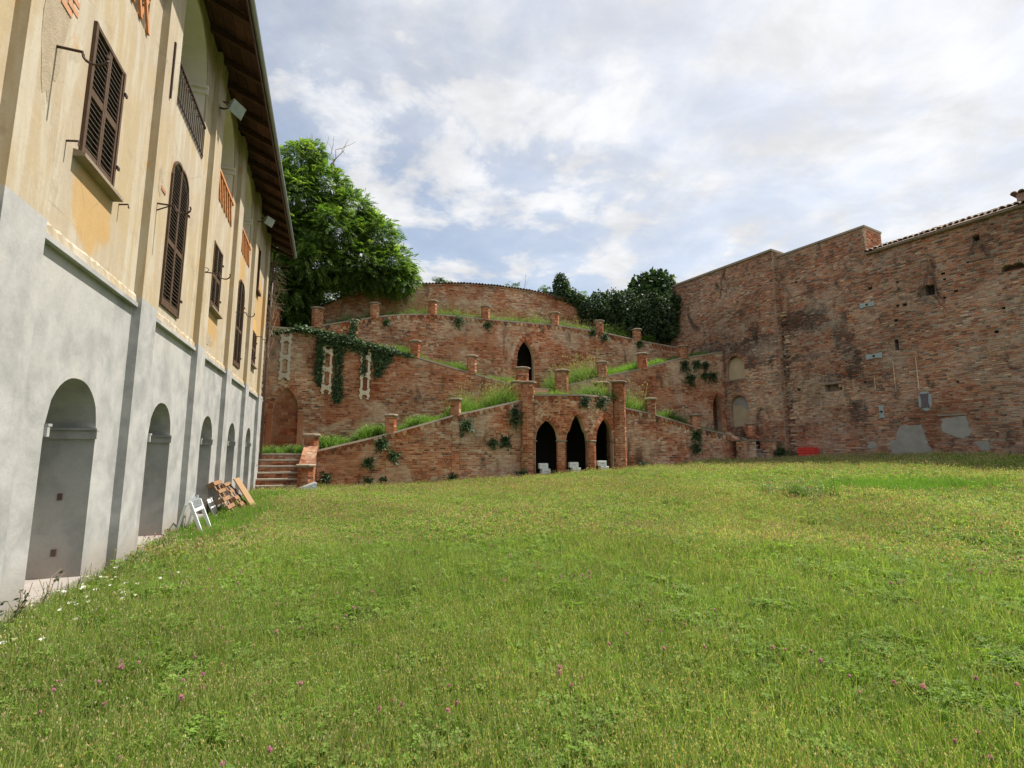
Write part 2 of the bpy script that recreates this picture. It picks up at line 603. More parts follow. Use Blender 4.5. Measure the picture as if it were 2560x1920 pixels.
def lay_bricks(root, fm, a0, a1, zb, zt, ops, mat, pal, single=300, ph=.088, bl=.27, cf=None, near=None, skipf=None, proud=(.004, .024)):
    """courses of bricks; the ones nearest the camera are objects of their own, the rest one part"""
    zmin = min(zb(x) for x in np.linspace(a0, a1, 30))
    zmax = max(zt(x) for x in np.linspace(a0, a1, 60))
    rows = []
    idx = list(range(len(PAL)))
    wsum = pal
    z = zmin + .004
    row = 0
    while z < zmax:
        a = a0 + R.uniform(0, .12) + (row % 2) * .1
        h = ph - R.uniform(.012, .02)
        zc = z + h / 2
        wob = R.uniform(-.004, .004)
        while a < a1 - .05:
            L = bl * R.choice((1, 1, 1, .82, .55, .55)) * R.uniform(.9, 1.08)
            e = min(a + L, a1)
            hit = [o for o in ops if o.a0 - .6 < a < o.a1 + .6]
            cut = False
            for o in hit:
                if o.inside(a, zc, .005):
                    cut = True
                    a += .03
                    break
            if cut:
                continue
            for o in hit:
                if o.inside(e, zc, .005) or (a < o.a0 < e and o.zb < zc < o.sp):
                    lo, hi = a, e
                    for _ in range(7):
                        md = (lo + hi) / 2
                        if o.inside(md, zc, .005) or (a < o.a0 < md and o.zb < zc < o.sp):
                            hi = md
                        else:
                            lo = md
                    e = lo
            m = (a + e) / 2
            if e - a > .05 and z > zb(m) - .05 and z + h < min(zt(a), zt(e)) + .005 and R.random() > .02 and not (skipf and skipf(m, zc)):
                k = cf(m, zc) if cf else None
                if k is None:
                    k = R.choices(idx, wsum)[0]
                rows.append((a, e, z + wob, h, R.uniform(*proud), k))
            a = e + R.uniform(.01, .018)
        z += ph
        row += 1
    camp = Vector((0, 0, 1.6))
    if single:
        order = sorted(range(len(rows)), key=lambda i: (fm((rows[i][0] + rows[i][1]) / 2, 0, rows[i][2]) - (near or camp)).length)
        big = set(order[:single])
    else:
        big = set()
    mb = MB()
    for i, (a, e, z, h, p, k) in enumerate(rows):
        if i in big:
            m = (a + e) / 2
            c0 = fm(m, -.004, z + h / 2)
            tx = (fm(m + .01, 0, z) - fm(m - .01, 0, z)).normalized()
            ny = (fm(m, .1, z) - fm(m, 0, z)).normalized()
            mat3 = Matrix((tx * (e - a), ny * (p + .004), ZV * h)).transposed().to_4x4()
            mat3.translation = c0
            o = bpy.data.objects.new('brick', brick_unit(k, mat))
            link(o, root)
            o.matrix_basis = mat3
        else:
            j = lambda: R.uniform(-.004, .004)
            i1, i2 = .008, .006
            mb.hexa([fm(a, -.004, z), fm(e, -.004, z), fm(e, -.004, z + h), fm(a, -.004, z + h),
                     fm(a + i1 + j(), p + j(), z + i2 + j()), fm(e - i1 + j(), p + j(), z + i2 + j()),
                     fm(e - i1 + j(), p + j(), z + h - i2 + j()), fm(a + i1 + j(), p + j(), z + h - i2 + j())], PAL[k], skip=(0,))
    if mb.f:
        mb.build('brickwork', mat, root, 'stuff')


def voussoirs(root, fm, op, n, depth, proud, mat, lobed=False, pal=P_CLEAN, kmin=0.0):
    """a ring of single bricks round the head of an opening"""
    w = (op.a1 - op.a0) / 2
    ac = op.a0 + w
    pts = [(ac - w * math.cos(math.pi * i / 60), op.top(ac - w * math.cos(math.pi * i / 60))) for i in range(61)]
    ls = [0]
    for p, q in zip(pts, pts[1:]):
        ls.append(ls[-1] + math.hypot(q[0] - p[0], q[1] - p[1]))
    for i in range(n):
        l = ls[-1] * (i + .5) / n
        k = min(max(int(np.searchsorted(ls, l)) - 1, 0), 59)
        f = (l - ls[k]) / max(ls[k + 1] - ls[k], 1e-6)
        p = Vector((pts[k][0] + (pts[k + 1][0] - pts[k][0]) * f, pts[k][1] + (pts[k + 1][1] - pts[k][1]) * f))
        k0, k1 = max(k - 2, 0), min(k + 3, 60)
        tg = Vector((pts[k1][0] - pts[k0][0], pts[k1][1] - pts[k0][1])).normalized()
        nn = Vector((-tg.y, tg.x))
        wd = ls[-1] / n * .84
        c = p + nn * depth / 2
        tx = fm(c.x + .01, 0, c.y) - fm(c.x - .01, 0, c.y)
        tx.normalize()
        ny = (fm(c.x, .1, c.y) - fm(c.x, 0, c.y)).normalized()
        m3 = Matrix(((tx * nn.x + ZV * nn.y) * depth, ny * (proud + R.uniform(0, .008)), (tx * tg.x + ZV * tg.y) * wd)).transposed().to_4x4()
        m3.translation = fm(c.x, -.004, c.y)
        o = bpy.data.objects.new('arch_brick', brick_unit(R.choices(range(12), pal)[0], mat))
        link(o, root)
        o.matrix_basis = m3


def teeth(root, fm, a0, a1, zt, drop, mat, step=.25, size=.25, proud=.085):
    """corbel frieze of little pointed brick teeth under a coping"""
    n = int((a1 - a0) / step)
    for i in range(n):
        a = a0 + (i + .5) * (a1 - a0) / n + R.uniform(-.015, .015)
        if R.random() < .05:
            continue
        z = zt(a) - drop
        zl, zr = zt(a - size * .42) - drop, zt(a + size * .42) - drop
        mb = MB()
        k = R.choices(range(12), P_FACADE)[0]
        w = size * .42
        hh = size * R.uniform(.85, 1.05)
        out = [fm(a - w, 0, zl), fm(a + w, 0, zr), fm(a + w * .9, 0, zr - hh * .3), fm(a + .02, 0, z - hh), fm(a - .02, 0, z - hh), fm(a - w * .9, 0, zl - hh * .3)]
        fr = [fm(a - w, proud, zl), fm(a + w, proud, zr), fm(a + w * .9, proud, zr - hh * .3), fm(a + .02, proud * .55, z - hh * .9),
              fm(a - .02, proud * .55, z - hh * .9), fm(a - w * .9, proud, zl - hh * .3)]
        mb.poly(fr, PAL[k])
        for q in range(6):
            mb.poly([out[q], out[(q + 1) % 6], fr[(q + 1) % 6], fr[q]], PAL[k])
        mb.build('corbel_tooth', mat, root)


def coping(root, fm, a0, a1, zt, th, mat, hgt=.09, over=.09, piece=1.3, name='coping_slab'):
    n = max(1, int((a1 - a0) / piece))
    for i in range(n):
        p, q = a0 + (a1 - a0) * i / n + .004, a0 + (a1 - a0) * (i + 1) / n - .004
        m = 6
        mb = MB()
        dz = R.uniform(-.008, .008)
        for k in range(m):
            x, y = p + (q - p) * k / m, p + (q - p) * (k + 1) / m
            zx, zy = zt(x) + .003 + dz, zt(y) + .003 + dz
            o2 = over + R.uniform(-.008, .008)
            mb.hexa([fm(x, -th - .05, zx), fm(y, -th - .05, zy), fm(y, -th - .05, zy + hgt), fm(x, -th - .05, zx + hgt),
                     fm(x, over, zx), fm(y, over, zy), fm(y, over - .012, zy + hgt), fm(x, over - .012, zx + hgt)], (1, 1, 1))
        mb.build(name, mat, root)


def ring(cx, r, n, z, rot=0.0):
    return [cx + sF * (r * math.cos(2 * math.pi * (i + .5) / n + rot)) + dF * (r * math.sin(2 * math.pi * (i + .5) / n + rot)) + ZV * z for i in range(n)]


def brick_pier(root, s, t, z0, z1, r, cap=True, n=8, mat='brick_clean', rot=0.0, capw=1.32, taper=0.0, name='pier'):
    """an octagonal brick pier (core, courses of bricks, moulded cap)"""
    c = fw(s, t, 0)
    mb = MB()
    lo, hi = ring(c, r - .01, n, z0, rot), ring(c, r - .01 - taper, n, z1, rot)
    for i in range(n):
        mb.poly([lo[i], lo[(i + 1) % n], hi[(i + 1) % n], hi[i]], MORTAR)
    mb.poly(hi, MORTAR)
    core = mb.build(name, M[mat], root)
    bb = MB()
    z = z0 + .006
    k = 0
    while z < z1 - .03:
        h = min(.07, z1 - z)
        rr = r - taper * (z - z0) / max(z1 - z0, .01)
        lo, hi = ring(c, rr - .005, n, z, rot), ring(c, rr - .005, n, z + h, rot)
        for i in range(n):
            p, q, p2, q2 = lo[i], lo[(i + 1) % n], hi[i], hi[(i + 1) % n]
            mid = ((p + q) / 2 - c)
            nn = Vector((mid.x, mid.y, 0)).normalized()
            e = (q - p)
            halves = ((.02, .98),) if (i + k) % 2 or e.length < .2 else ((.02, .47), (.53, .98))
            for f0, f1 in halves:
                pr = R.uniform(.012, .024)
                g = lambda A, f, zz, o: A + e * f + nn * o + ZV * zz
                cc = PAL[R.choices(range(12), P_CLEAN)[0]]
                bb.hexa([g(p, f0, 0, 0), g(p, f1, 0, 0), g(p2, f1, 0, 0), g(p2, f0, 0, 0),
                         g(p, f0 + .02, .005, pr), g(p, f1 - .02, .005, pr), g(p2, f1 - .02, -.005, pr), g(p2, f0 + .02, -.005, pr)], cc, skip=(0,))
        z += .086
        k += 1
    bb.build('brick_courses', M[mat], core, 'stuff')
    if cap:
        cb = MB()
        prof = ((r * 1.02, z1), (r * capw * .94, z1 + .035), (r * capw, z1 + .05), (r * capw, z1 + .10), (r * capw * .85, z1 + .125))
        rs = [ring(c, a, n, zz + R.uniform(-.004, .004), rot) for a, zz in prof]
        for A, B_ in zip(rs, rs[1:]):
            for i in range(n):
                cb.poly([A[i], A[(i + 1) % n], B_[(i + 1) % n], B_[i]])
        cb.poly(rs[-1])
        cb.build('cap', M['coping'], core)
    return core

# ------------------------------------------------------------------ the ground
def grid_sheet(name, xs, ys, zf, mat, kind='structure'):
    X, Y = np.meshgrid(xs, ys)
    Z = zf(X, Y)
    v = np.stack([X.ravel(), Y.ravel(), Z.ravel()], 1)
    nx, ny = len(xs), len(ys)
    i = np.arange((nx - 1) * (ny - 1))
    r, c = i // (nx - 1), i % (nx - 1)
    a = r * nx + c
    f = np.stack([a, a + 1, a + nx + 1, a + nx], 1)
    return np_object(name, v, f, np.ones((len(f), 3)), mat, kind=kind, smooth=True)


xs = np.concatenate([[-1500, -400, -120, -60], np.arange(-30, 36, .6), [60, 120, 400, 1500]])
ys = np.concatenate([[-1500, -300, -60, -20], np.arange(-8, 45, .6), [70, 140, 400, 1500]])
lawn = grid_sheet('lawn', xs, ys, gz, M['soil'])

# ------------------------------------------------------------------ left: the villa
UEND = 22.4
PIL = [1.75, 5.0, 8.22, 11.5, 14.65, 17.85, 21.1]
villa = thing('villa', 'long ochre and grey plastered villa with shuttered windows and a loggia under wooden eaves', 'building', bw(12, -3, 0))
NC = [3.5, 6.9, 9.98, 13.42, 16.6, 19.85]
nops = [Op(c - .6, c + .6, .12, 1.83, .57) for c in NC]
fmB = bw


def zc(v):
    return lambda a: v


mb = slab(bw, 1.0, UEND, zc(-.3), zc(3.74), .75, nops, step=.8)
plinth = mb.build('plinth_wall', M['grey'], villa)
for c in NC:                               # back of each niche, floor slab and impost band on its jamb
    mb = MB()
    mb.box(bw, c - .75, c + .75, -.95, -.752, -.1, 3.0)
    mb.build('niche_back', M['grey'], villa)
    mb = MB()
    mb.box(bw, c - .598, c + .598, -.74, .035, -.1, .135)
    mb.build('niche_sill', M['grey'], villa)
    for s_ in (-1, 1):
        mb = MB()
        e = c + s_ * .6
        mb.box(bw, min(e, e - s_ * .05), max(e, e - s_ * .05), -.74, .03, 1.74, 1.84)
        mb.box(bw, min(e, e - s_ * .075), max(e, e - s_ * .075), -.74, .035, 1.842, 1.87)
        mb.build('impost', M['grey'], villa)
for u_, z_ in ((6.55, 1.02), (6.5, .38)):  # little rusted boxes let into the first jamb
    mb = MB()
    mb.hexa([bw(7.497, -.30, z_), bw(7.497, -.25, z_), bw(7.497, -.25, z_ + .08), bw(7.497, -.30, z_ + .08),
             bw(7.485, -.30, z_), bw(7.485, -.25, z_), bw(7.485, -.25, z_ + .08), bw(7.485, -.30, z_ + .08)])
    mb.build('junction_box', M['pipe'], villa)

# upper wall with windows and loggia
WINS = [('rect', 6.30, 7.16, 4.78, 6.37), ('arch', 9.30, 10.32, 3.96, 6.20), ('rect', 12.55, 13.50, 4.86, 6.37),
        ('arch', 15.85, 16.95, 4.06, 6.25), ('rect', 19.05, 20.0, 4.62, 5.75)]
LOG = [3.6, 6.72, 9.98, 13.2, 16.35]
wops = []
for k, a, b_, z0, z1 in WINS:
    wops.append(Op(a + .04, b_ - .04, z0 + .03, z1 - .03, .33 if k == 'arch' else 0))
lops = [Op(c - 1.02, c + 1.02, 7.42, 9.02, .98) for c in LOG]
wops.append(Op(19.1, 19.75, 7.3, 8.9, 0))
mb = slab(bw, 1.0, UEND, zc(3.743), zc(10.3), .55, wops + lops, step=.8)
mb.build('upper_wall', M['ochre'], villa)
for p in PIL:                              # pilasters, grey below and ochre above
    w = .66 if p < 20 else .5
    mb = MB()
    mb.box(bw, p, p + w, -.02, .11, -.2, 3.742)
    mb.build('plinth_pilaster', M['grey'], villa)
    mb = MB()
    mb.box(bw, p + .01, p + w - .01, -.02, .105, 3.745, 10.28)
    mb.build('pilaster', M['ochre'], villa)
mb = MB()
mb.box(bw, 21.75, UEND + .02, -.02, .07, -.2, 3.742)
mb.build('plinth_pilaster', M['grey'], villa)
for p, q in zip(PIL, PIL[1:] + [UEND + .3]):   # ledge between the pilasters, its plaster broken away in an uneven edge
    a, b_ = p + .664, q - .004
    mb = MB()
    n = max(4, int((b_ - a) / .07))
    ed = [(.03 + R.uniform(0, .022), R.uniform(-.012, .012)) for _ in range(n + 1)]
    for i in range(n):
        x, y = a + (b_ - a) * i / n, a + (b_ - a) * (i + 1) / n
        (o0, h0), (o1, h1) = ed[i], ed[i + 1]
        mb.hexa([bw(x, -.02, 3.66), bw(y, -.02, 3.66), bw(y, -.02, 3.83 + h1), bw(x, -.02, 3.83 + h0),
                 bw(x, .05, 3.66), bw(y, .05, 3.66), bw(y, o1, 3.76 + h1), bw(x, o0, 3.76 + h0)])
    mb.build('ledge', M['ochre'], villa)
    mb = MB()
    mb.box(bw, a, b_, -.02, .07, 3.60, 3.658)
    mb.build('ledge_moulding', M['grey'], villa)


def rough_patch(u0, u1, z0, z1, off, name='bare_patch', mat='raw', n=16, nbr=0):
    """an area where the plaster has come away, with bricks showing"""
    mb = MB()
    cx, cz = (u0 + u1) / 2, (z0 + z1) / 2
    k = 26
    pts = []
    for i in range(k):
        w = 2 * math.pi * i / k
        q = R.uniform(.72, 1.05)
        pts.append((cx + (u1 - u0) / 2 * math.cos(w) * q, cz + (z1 - z0) / 2 * math.sin(w) * q))
    top = [bw(a, off + R.uniform(.001, .006), z) for a, z in pts]
    base = [bw(a, off - .02, z) for a, z in pts]
    ce = bw(cx, off + .004, cz)
    for i in range(k):
        j = (i + 1) % k
        mb.poly([ce, top[i], top[j]])
        mb.poly([base[i], base[j], top[j], top[i]])
    o = mb.build(name, M[mat], villa)
    for _ in range(nbr):
        a, z = cx + R.uniform(-.3, .3) * (u1 - u0), cz + R.uniform(-.35, .35) * (z1 - z0)
        b = MB()
        b.box(bw, a, a + .2, off, off + .012, z, z + .06, PAL[3])
        b.build('brick', M['brick_clean'], o)


rough_patch(5.18, 5.62, 4.7, 6.9, .105, nbr=3)
rough_patch(5.05, 5.4, 6.9, 7.8, .105)
rough_patch(8.4, 8.62, 5.4, 5.9, .105, nbr=1)
rough_patch(12.3, 13.3, 3.95, 4.25, 0)
rough_patch(18.6, 19.6, 3.95, 4.5, 0)
rough_patch(21.2, 21.55, 3.9, 5.2, .105)
rough_patch(10.95, 11.4, 8.7, 9.9, 0)
rough_patch(11.55, 11.75, 8.2, 10.0, .105)


def shutter(kind, a, b_, z0, z1):
    """a pair of closed louvred shutters in a frame"""
    root = MB()
    fr = .045
    top = Op(a, b_, z0, z1, .36 if kind == 'arch' else 0).top
    root.box(bw, a, a + fr, -.06, .035, z0, z1)
    root.box(bw, b_ - fr, b_, -.06, .035, z0, z1)
    root.box(bw, a + fr, b_ - fr, -.06, .03, z0, z0 + fr)
    if kind == 'rect':
        root.box(bw, a + fr, b_ - fr, -.06, .03, z1 - fr, z1)
    else:
        n = 14
        for i in range(n):
            p, q = a + (b_ - a) * i / n, a + (b_ - a) * (i + 1) / n
            tp, tq = top(p + 1e-4 if i == 0 else p), top(q - 1e-4 if i == n - 1 else q)
            root.hexa([bw(p, -.06, tp - fr), bw(q, -.06, tq - fr), bw(q, -.06, tq), bw(p, -.06, tp),
                       bw(p, .032, tp - fr), bw(q, .032, tq - fr), bw(q, .032, tq), bw(p, .032, tp)])
    fo = root.build('shutter', M['wood_shutter'], villa)
    mid = (a + b_) / 2
    for e0, e1 in ((a + fr + .004, mid - .003), (mid + .003, b_ - fr - .004)):
        lf = MB()
        st = .038
        zt_in = lambda x: (top(x) - fr - .004) if kind == 'arch' else z1 - fr - .004
        zl, zr = zt_in(e0), zt_in(e1)
        for x0, x1 in ((e0, e0 + st), (e1 - st, e1)):
            lf.hexa([bw(x0, -.045, z0 + fr), bw(x1, -.045, z0 + fr), bw(x1, -.045, zt_in(x1)), bw(x0, -.045, zt_in(x0)),
                     bw(x0, .022, z0 + fr), bw(x1, .022, z0 + fr), bw(x1, .022, zt_in(x1)), bw(x0, .022, zt_in(x0))])
        mz = z0 + (z1 - z0) * .5
        for q0, q1 in ((z0 + fr, z0 + fr + .09), (mz - .045, mz + .045)):
            lf.box(bw, e0 + st, e1 - st, -.04, .018, q0, q1)
        lf.build('leaf_frame', M['wood_shutter'], fo)
        z = z0 + fr + .11
        while z < max(zl, zr) - .05:
            x0, x1 = e0 + st, e1 - st
            if kind == 'arch' and z > z1 - .03:
                while x0 < x1 and zt_in(x0) < z + .05:
                    x0 += .01
                while x1 > x0 and zt_in(x1) < z + .05:
                    x1 -= .01
            if abs(z - mz) > .07 and x1 - x0 > .05:
                tl = R.uniform(-.004, .004)
                sl = MB()
                sl.hexa([bw(x0, -.028, z + .022), bw(x1, -.028, z + .022 + tl), bw(x1, -.028, z + .03 + tl), bw(x0, -.028, z + .03),
                         bw(x0, .016, z), bw(x1, .016, z + tl), bw(x1, .016, z + .008 + tl), bw(x0, .016, z + .008)])
                sl.build('slat', M['wood_slat'], fo)
            z += .066
    bk = MB()
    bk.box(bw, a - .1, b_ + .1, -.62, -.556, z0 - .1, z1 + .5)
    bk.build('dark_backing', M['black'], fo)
    if kind == 'rect':
        sb = MB()
        sb.hexa([bw(a - .10, 0, z0 - .09), bw(b_ + .10, 0, z0 - .09), bw(b_ + .10, 0, z0 - .005), bw(a - .10, 0, z0 - .005),
                 bw(a - .10, .11, z0 - .075), bw(b_ + .10, .11, z0 - .075), bw(b_ + .10, .11, z0 - .035), bw(a - .10, .11, z0 - .035)])
        sb.build('sill', M['coping'], fo)
    for zz in (z0 + .3, z1 - .3):
        hb = MB()
        hb.box(bw, b_ - .02, b_ + .05, .036, .056, zz, zz + .04)
        hb.build('hinge', M['iron'], fo)


for w_ in WINS:
    shutter(*w_)
# plastered surround of the far small window: a blind arch of stronger orange above it
mb = MB()
n = 10
pts = [bw(19.05 + .95 * i / n, .004, 5.80 + .42 * math.sin(math.pi * i / n)) for i in range(n + 1)]
mb.prism(pts, nB * .012)
mb.build('blind_arch', flat_mat('orange_paint', (.62, .36, .12), .9, .2, 4, .2), villa)
mb = MB()
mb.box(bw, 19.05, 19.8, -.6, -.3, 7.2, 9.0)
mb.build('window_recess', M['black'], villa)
mb = MB()
for x0, x1 in ((19.1, 19.14), (19.71, 19.75)):
    mb.box(bw, x0, x1, -.1, .02, 7.3, 8.9)
mb.box(bw, 19.0, 19.85, -.02, .1, 7.2, 7.295)
mb.build('window_frame', M['wood_shutter'], villa)

# loggia: jamb imposts, rooms behind and parapets
for c in LOG:
    for s_ in (-1, 1):
        e = c + s_ * 1.02
        for dz, pr in ((8.86, .05), (8.93, .03), (8.97, .075)):
            mb = MB()
            mb.box(bw, min(e, e - s_ * pr), max(e, e - s_ * pr), -.56, .02, dz, dz + (.06 if pr > .04 else .04))
            mb.build('jamb_moulding', M['white'], villa)
        mb = MB()
        mb.box(bw, min(e, e - s_ * .004), max(e, e - s_ * .004), -.552, -.03, 7.42, 8.86)
        mb.build('jamb_face', M['white'], villa)
    op = Op(c - 1.016, c + 1.016, 7.42, 9.02, .976)
    mb = MB()
    n = 16
    for i in range(n):
        p, q = op.a0 + 2.032 * i / n, op.a0 + 2.032 * (i + 1) / n
        tp, tq = op.top(p + 1e-4) - .002, op.top(q - 1e-4) - .002
        mb.poly([bw(p, -.552, tp), bw(q, -.552, tq), bw(q, -.02, tq), bw(p, -.02, tp)])
    mb.build('arch_soffit', M['white'], villa)
    mb = MB()
    mb.poly([bw(c - 1.6, -2.9, 7.0), bw(c + 1.6, -2.9, 7.0), bw(c + 1.6, -2.9, 10.29), bw(c - 1.6, -2.9, 10.29)])
    mb.poly([bw(c - 1.6, -2.9, 10.25), bw(c + 1.6, -2.9, 10.25), bw(c + 1.6, -.56, 10.25), bw(c - 1.6, -.56, 10.25)])
    mb.poly([bw(c - 1.6, -2.9, 7.05), bw(c + 1.6, -2.9, 7.05), bw(c + 1.6, -.56, 7.05), bw(c - 1.6, -.56, 7.05)])
    for s_ in (-1.59, 1.59):
        mb.poly([bw(c + s_, -2.9, 7.0), bw(c + s_, -.56, 7.0), bw(c + s_, -.56, 10.29), bw(c + s_, -2.9, 10.29)])
    mb.build('loggia_room', M['white'], villa)

# iron railing in the open bay, terracotta lattice in the others
c = LOG[2]
rl = MB()
rl.box(bw, c - 1.01, c + 1.01, .0, .04, 8.10, 8.135)
rl.box(bw, c - 1.01, c + 1.01, .01, .03, 7.50, 7.52)
rail = rl.build('railing', M['iron'], villa)
for i in range(17):
    a = c - .98 + 1.96 * i / 16
    b = MB()
    b.tube([bw(a, .02, 7.43), bw(a, .02, 8.10)], .009, 5)
    b.build('baluster', M['iron'], rail)
for i in range(9):
    a = c - .9 + 1.8 * i / 8
    b = MB()
    b.tube([bw(a + .05 * math.cos(w), .02, 8.03 + .05 * math.sin(w)) for w in np.linspace(0, 6.28, 9)], .006, 4)
    b.build('scroll', M['iron'], rail)
for c in (LOG[1], LOG[3], LOG[4]):
    rl = MB()
    rl.box(bw, c - 1.015, c + 1.015, -.03, .05, 8.0, 8.07)
    lat = rl.build('terracotta_parapet', M['terracotta'], villa)
    for i in range(7):
        x0 = c - 1.0 + 2.0 * i / 7
        x1 = x0 + 2.0 / 7
        for k, (p, q) in enumerate(((x0, x1), (x1, x0))):
            b = MB()
            dd = -.025 + .028 * k
            b.hexa([bw(p - .03, dd, 7.43), bw(p + .03, dd, 7.43), bw(q + .03, dd, 8.0), bw(q - .03, dd, 8.0),
                    bw(p - .03, dd + .03, 7.43), bw(p + .03, dd + .03, 7.43), bw(q + .03, dd + .03, 8.0), bw(q - .03, dd + .03, 8.0)])
            b.build('lattice_bar', M['terracotta'], lat)

# the wooden eaves
EO, EZ, WZ = .92, 9.93, 10.32
roof = MB()
roof.hexa([bw(.5, -6.5, 13.4), bw(UEND + .55, -6.5, 13.4), bw(UEND + .55, -6.5, 13.5), bw(.5, -6.5, 13.5),
           bw(.5, EO - .02, EZ + .10), bw(UEND + .55, EO - .02, EZ + .10), bw(UEND + .55, EO - .02, EZ + .17), bw(.5, EO - .02, EZ + .17)])
ro = roof.build('roof', M['tile'], villa)
sl = (WZ - EZ) / EO
nraf = 26
for i in range(nraf + 1):
    u = .6 + (UEND + .4 - .6) * i / nraf
    b = MB()
    b.hexa([bw(u - .05, -.3, WZ - .12 + .3 * sl), bw(u + .05, -.3, WZ - .12 + .3 * sl), bw(u + .05, -.3, WZ + .02 + .3 * sl), bw(u - .05, -.3, WZ + .02 + .3 * sl),
            bw(u - .045, EO - .06, EZ - .07), bw(u + .045, EO - .06, EZ - .07), bw(u + .045, EO - .06, EZ + .05), bw(u - .045, EO - .06, EZ + .05)])
    b.build('rafter', M['wood_dark'], ro)
    if i < nraf:
        u2 = .6 + (UEND + .4 - .6) * (i + 1) / nraf
        for k in range(5):
            o0, o1 = -.12 + k * .206, -.12 + (k + 1) * .206 - .008
            jz = R.uniform(-.006, .008)
            z0, z1 = WZ - o0 * sl + .055 + jz, WZ - o1 * sl + .055 + jz
            b = MB()
            tone = R.uniform(.6, 1.5)
            b.hexa([bw(u + .052, o0, z0), bw(u2 - .052, o0, z0), bw(u2 - .052, o0, z0 + .02), bw(u + .052, o0, z0 + .02),
                    bw(u + .052, o1, z1), bw(u2 - .052, o1, z1), bw(u2 - .052, o1, z1 + .02), bw(u + .052, o1, z1 + .02)],
                   tuple(x * tone for x in (.095, .048, .03)))
            if k == 0 and i == 0:
                M['plank'] = flat_mat('eave_plank', (.1, .05, .03), .85, .4, 6, .3, use_attr=True)
            b.build('eave_plank', M['plank'], ro)
b = MB()
for k in range(8):
    w0, w1 = math.pi * k / 8, math.pi * (k + 1) / 8
    f = lambda u, w: bw(u, EO + .02 + .06 * math.cos(w), EZ + .09 - .06 * math.sin(w))
    b.poly([f(.5, w0), f(UEND + .6, w0), f(UEND + .6, w1), f(.5, w1)])
b.build('gutter', M['grey_metal'], ro, smooth=True)
b = MB()
b.box(bw, .5, UEND + .5, EO - .055, EO - .03, EZ - .09, EZ + .09)
b.build('fascia', M['wood_dark'], ro)
b = MB()
b.tube([bw(UEND + .03, .16, 9.9), bw(UEND + .03, .14, 5.0), bw(UEND + .03, .14, 1.3)], .045, 8)
b.build('downpipe', M['pipe'], villa, smooth=True)
# body behind the front wall: end wall and back so that nothing is a bare sheet
b = MB()
b.box(bw, UEND - .02, UEND - .52, -7, -.553, -.3, 10.3)
b.box(bw, 1.0, 1.5, -7, -.553, -.3, 10.3)
b.box(bw, 1.0, UEND - .02, -7.3, -7.0, -.3, 12.9)
b.build('end_wall', M['ochre'], villa)
for i in range(26):                        # crumbling quoin plaster along the far corner
    z = 3.9 + i * .235
    b = MB()
    w = R.uniform(.08, .2)
    b.box(bw, UEND - w, UEND + .025, -.02, R.uniform(.02, .05), z, z + R.uniform(.14, .22), (.5, .42, .28))
    b.build('quoin', M['raw'], villa)


def hook(u, z, ln, style, label):
    p = thing('iron_hook', label, 'iron hook', bw(u, 0, z), 'iron lantern hooks along the villa')
    b = MB()
    if style == 'nail':
        b.tube([bw(u, -.02, z), bw(u, ln, z + .02), bw(u, ln + .01, z - .03)], .011, 6)
    else:
        pts = [bw(u, -.03, z), bw(u, ln * .62, z)]
        for w in np.linspace(math.pi * .5, -math.pi * .95, 12):
            pass
        cx = ln * .62 + .1
        for w in np.linspace(math.pi, math.pi * 2.15, 10):
            pts.append(bw(u, cx + .1 * math.cos(w), z - .02 + .085 * math.sin(w)))
        b.tube(pts, .013, 6)
        if style == 'brace':
            b.tube([bw(u, -.02, z - .18), bw(u, ln * .5, z - .01)], .010, 6)
        if style == 'scroll':
            for sx in (-1, 1):
                b.tube([bw(u, .12 + .05 * math.cos(w) * sx, z + .055 + .045 * math.sin(w)) for w in np.linspace(-1.5, 4, 10)], .007, 5)
            b.tube([bw(u, -.02, z - .07), bw(u, .02, z - .02), bw(u, -.02, z + .09)], .02, 5)
    b.build('hook_bar', M['iron'], p)


hook(5.45, 5.37, .50, 'plain', 'large rusty iron hook jutting from the peeling plaster by the first window')
hook(6.05, 4.76, .10, 'nail', 'short bent nail in the plaster left of the first shuttered window')
hook(7.44, 4.74, .10, 'nail', 'short bent nail in the plaster below and right of the first window')
hook(8.45, 5.27, .55, 'brace', 'braced iron hook in front of the tall arched shutters')
hook(11.55, 5.27, .60, 'scroll', 'iron hook with scrolled root before the third window')
hook(15.2, 5.39, .60, 'plain', 'thin iron hook before the farther arched shutters')
hook(18.6, 5.45, .60, 'plain', 'farthest thin iron hook, by the small end window')


def floodlight(u, z, label):
    p = thing('floodlight', label, 'floodlight', bw(u, .05, z), 'floodlights on the villa pilasters')
    ax, out = dB, nB
    c = bw(u, .42, z + .02)
    fwd = (nB * .75 - ZV * .45 + dB * -.45).normalized()
    sd = fwd.cross(ZV).normalized()
    up = sd.cross(fwd)
    fm = lambda a, d_, z_: c + sd * a + fwd * d_ + up * z_
    b = MB()
    b.hexa([fm(-.12, -.09, -.08), fm(.12, -.09, -.08), fm(.12, -.09, .08), fm(-.12, -.09, .08),
            fm(-.19, .05, -.14), fm(.19, .05, -.14), fm(.19, .05, .14), fm(-.19, .05, .14)])
    for k in range(5):
        b.box(fm, -.1 + k * .045, -.09 + k * .045, -.14, -.09, -.07, .07)
    b.build('housing', M['grey_metal'], p)
    b = MB()
    b.box(fm, -.18, .18, .052, .062, -.13, .13)
    b.build('glass', M['glass'], p)
    b = MB()
    b.tube([bw(u, 0, z), bw(u, .2, z - .04)], .02, 6)
    b.tube([fm(-.2, 0, 0), fm(-.2, -.16, -.02), fm(.2, -.16, -.02), fm(.2, 0, 0)], .012, 6)
    b.tube([bw(u, .2, z - .04), fm(0, -.16, -.02)], .015, 6)
    b.build('bracket', M['iron'], p)


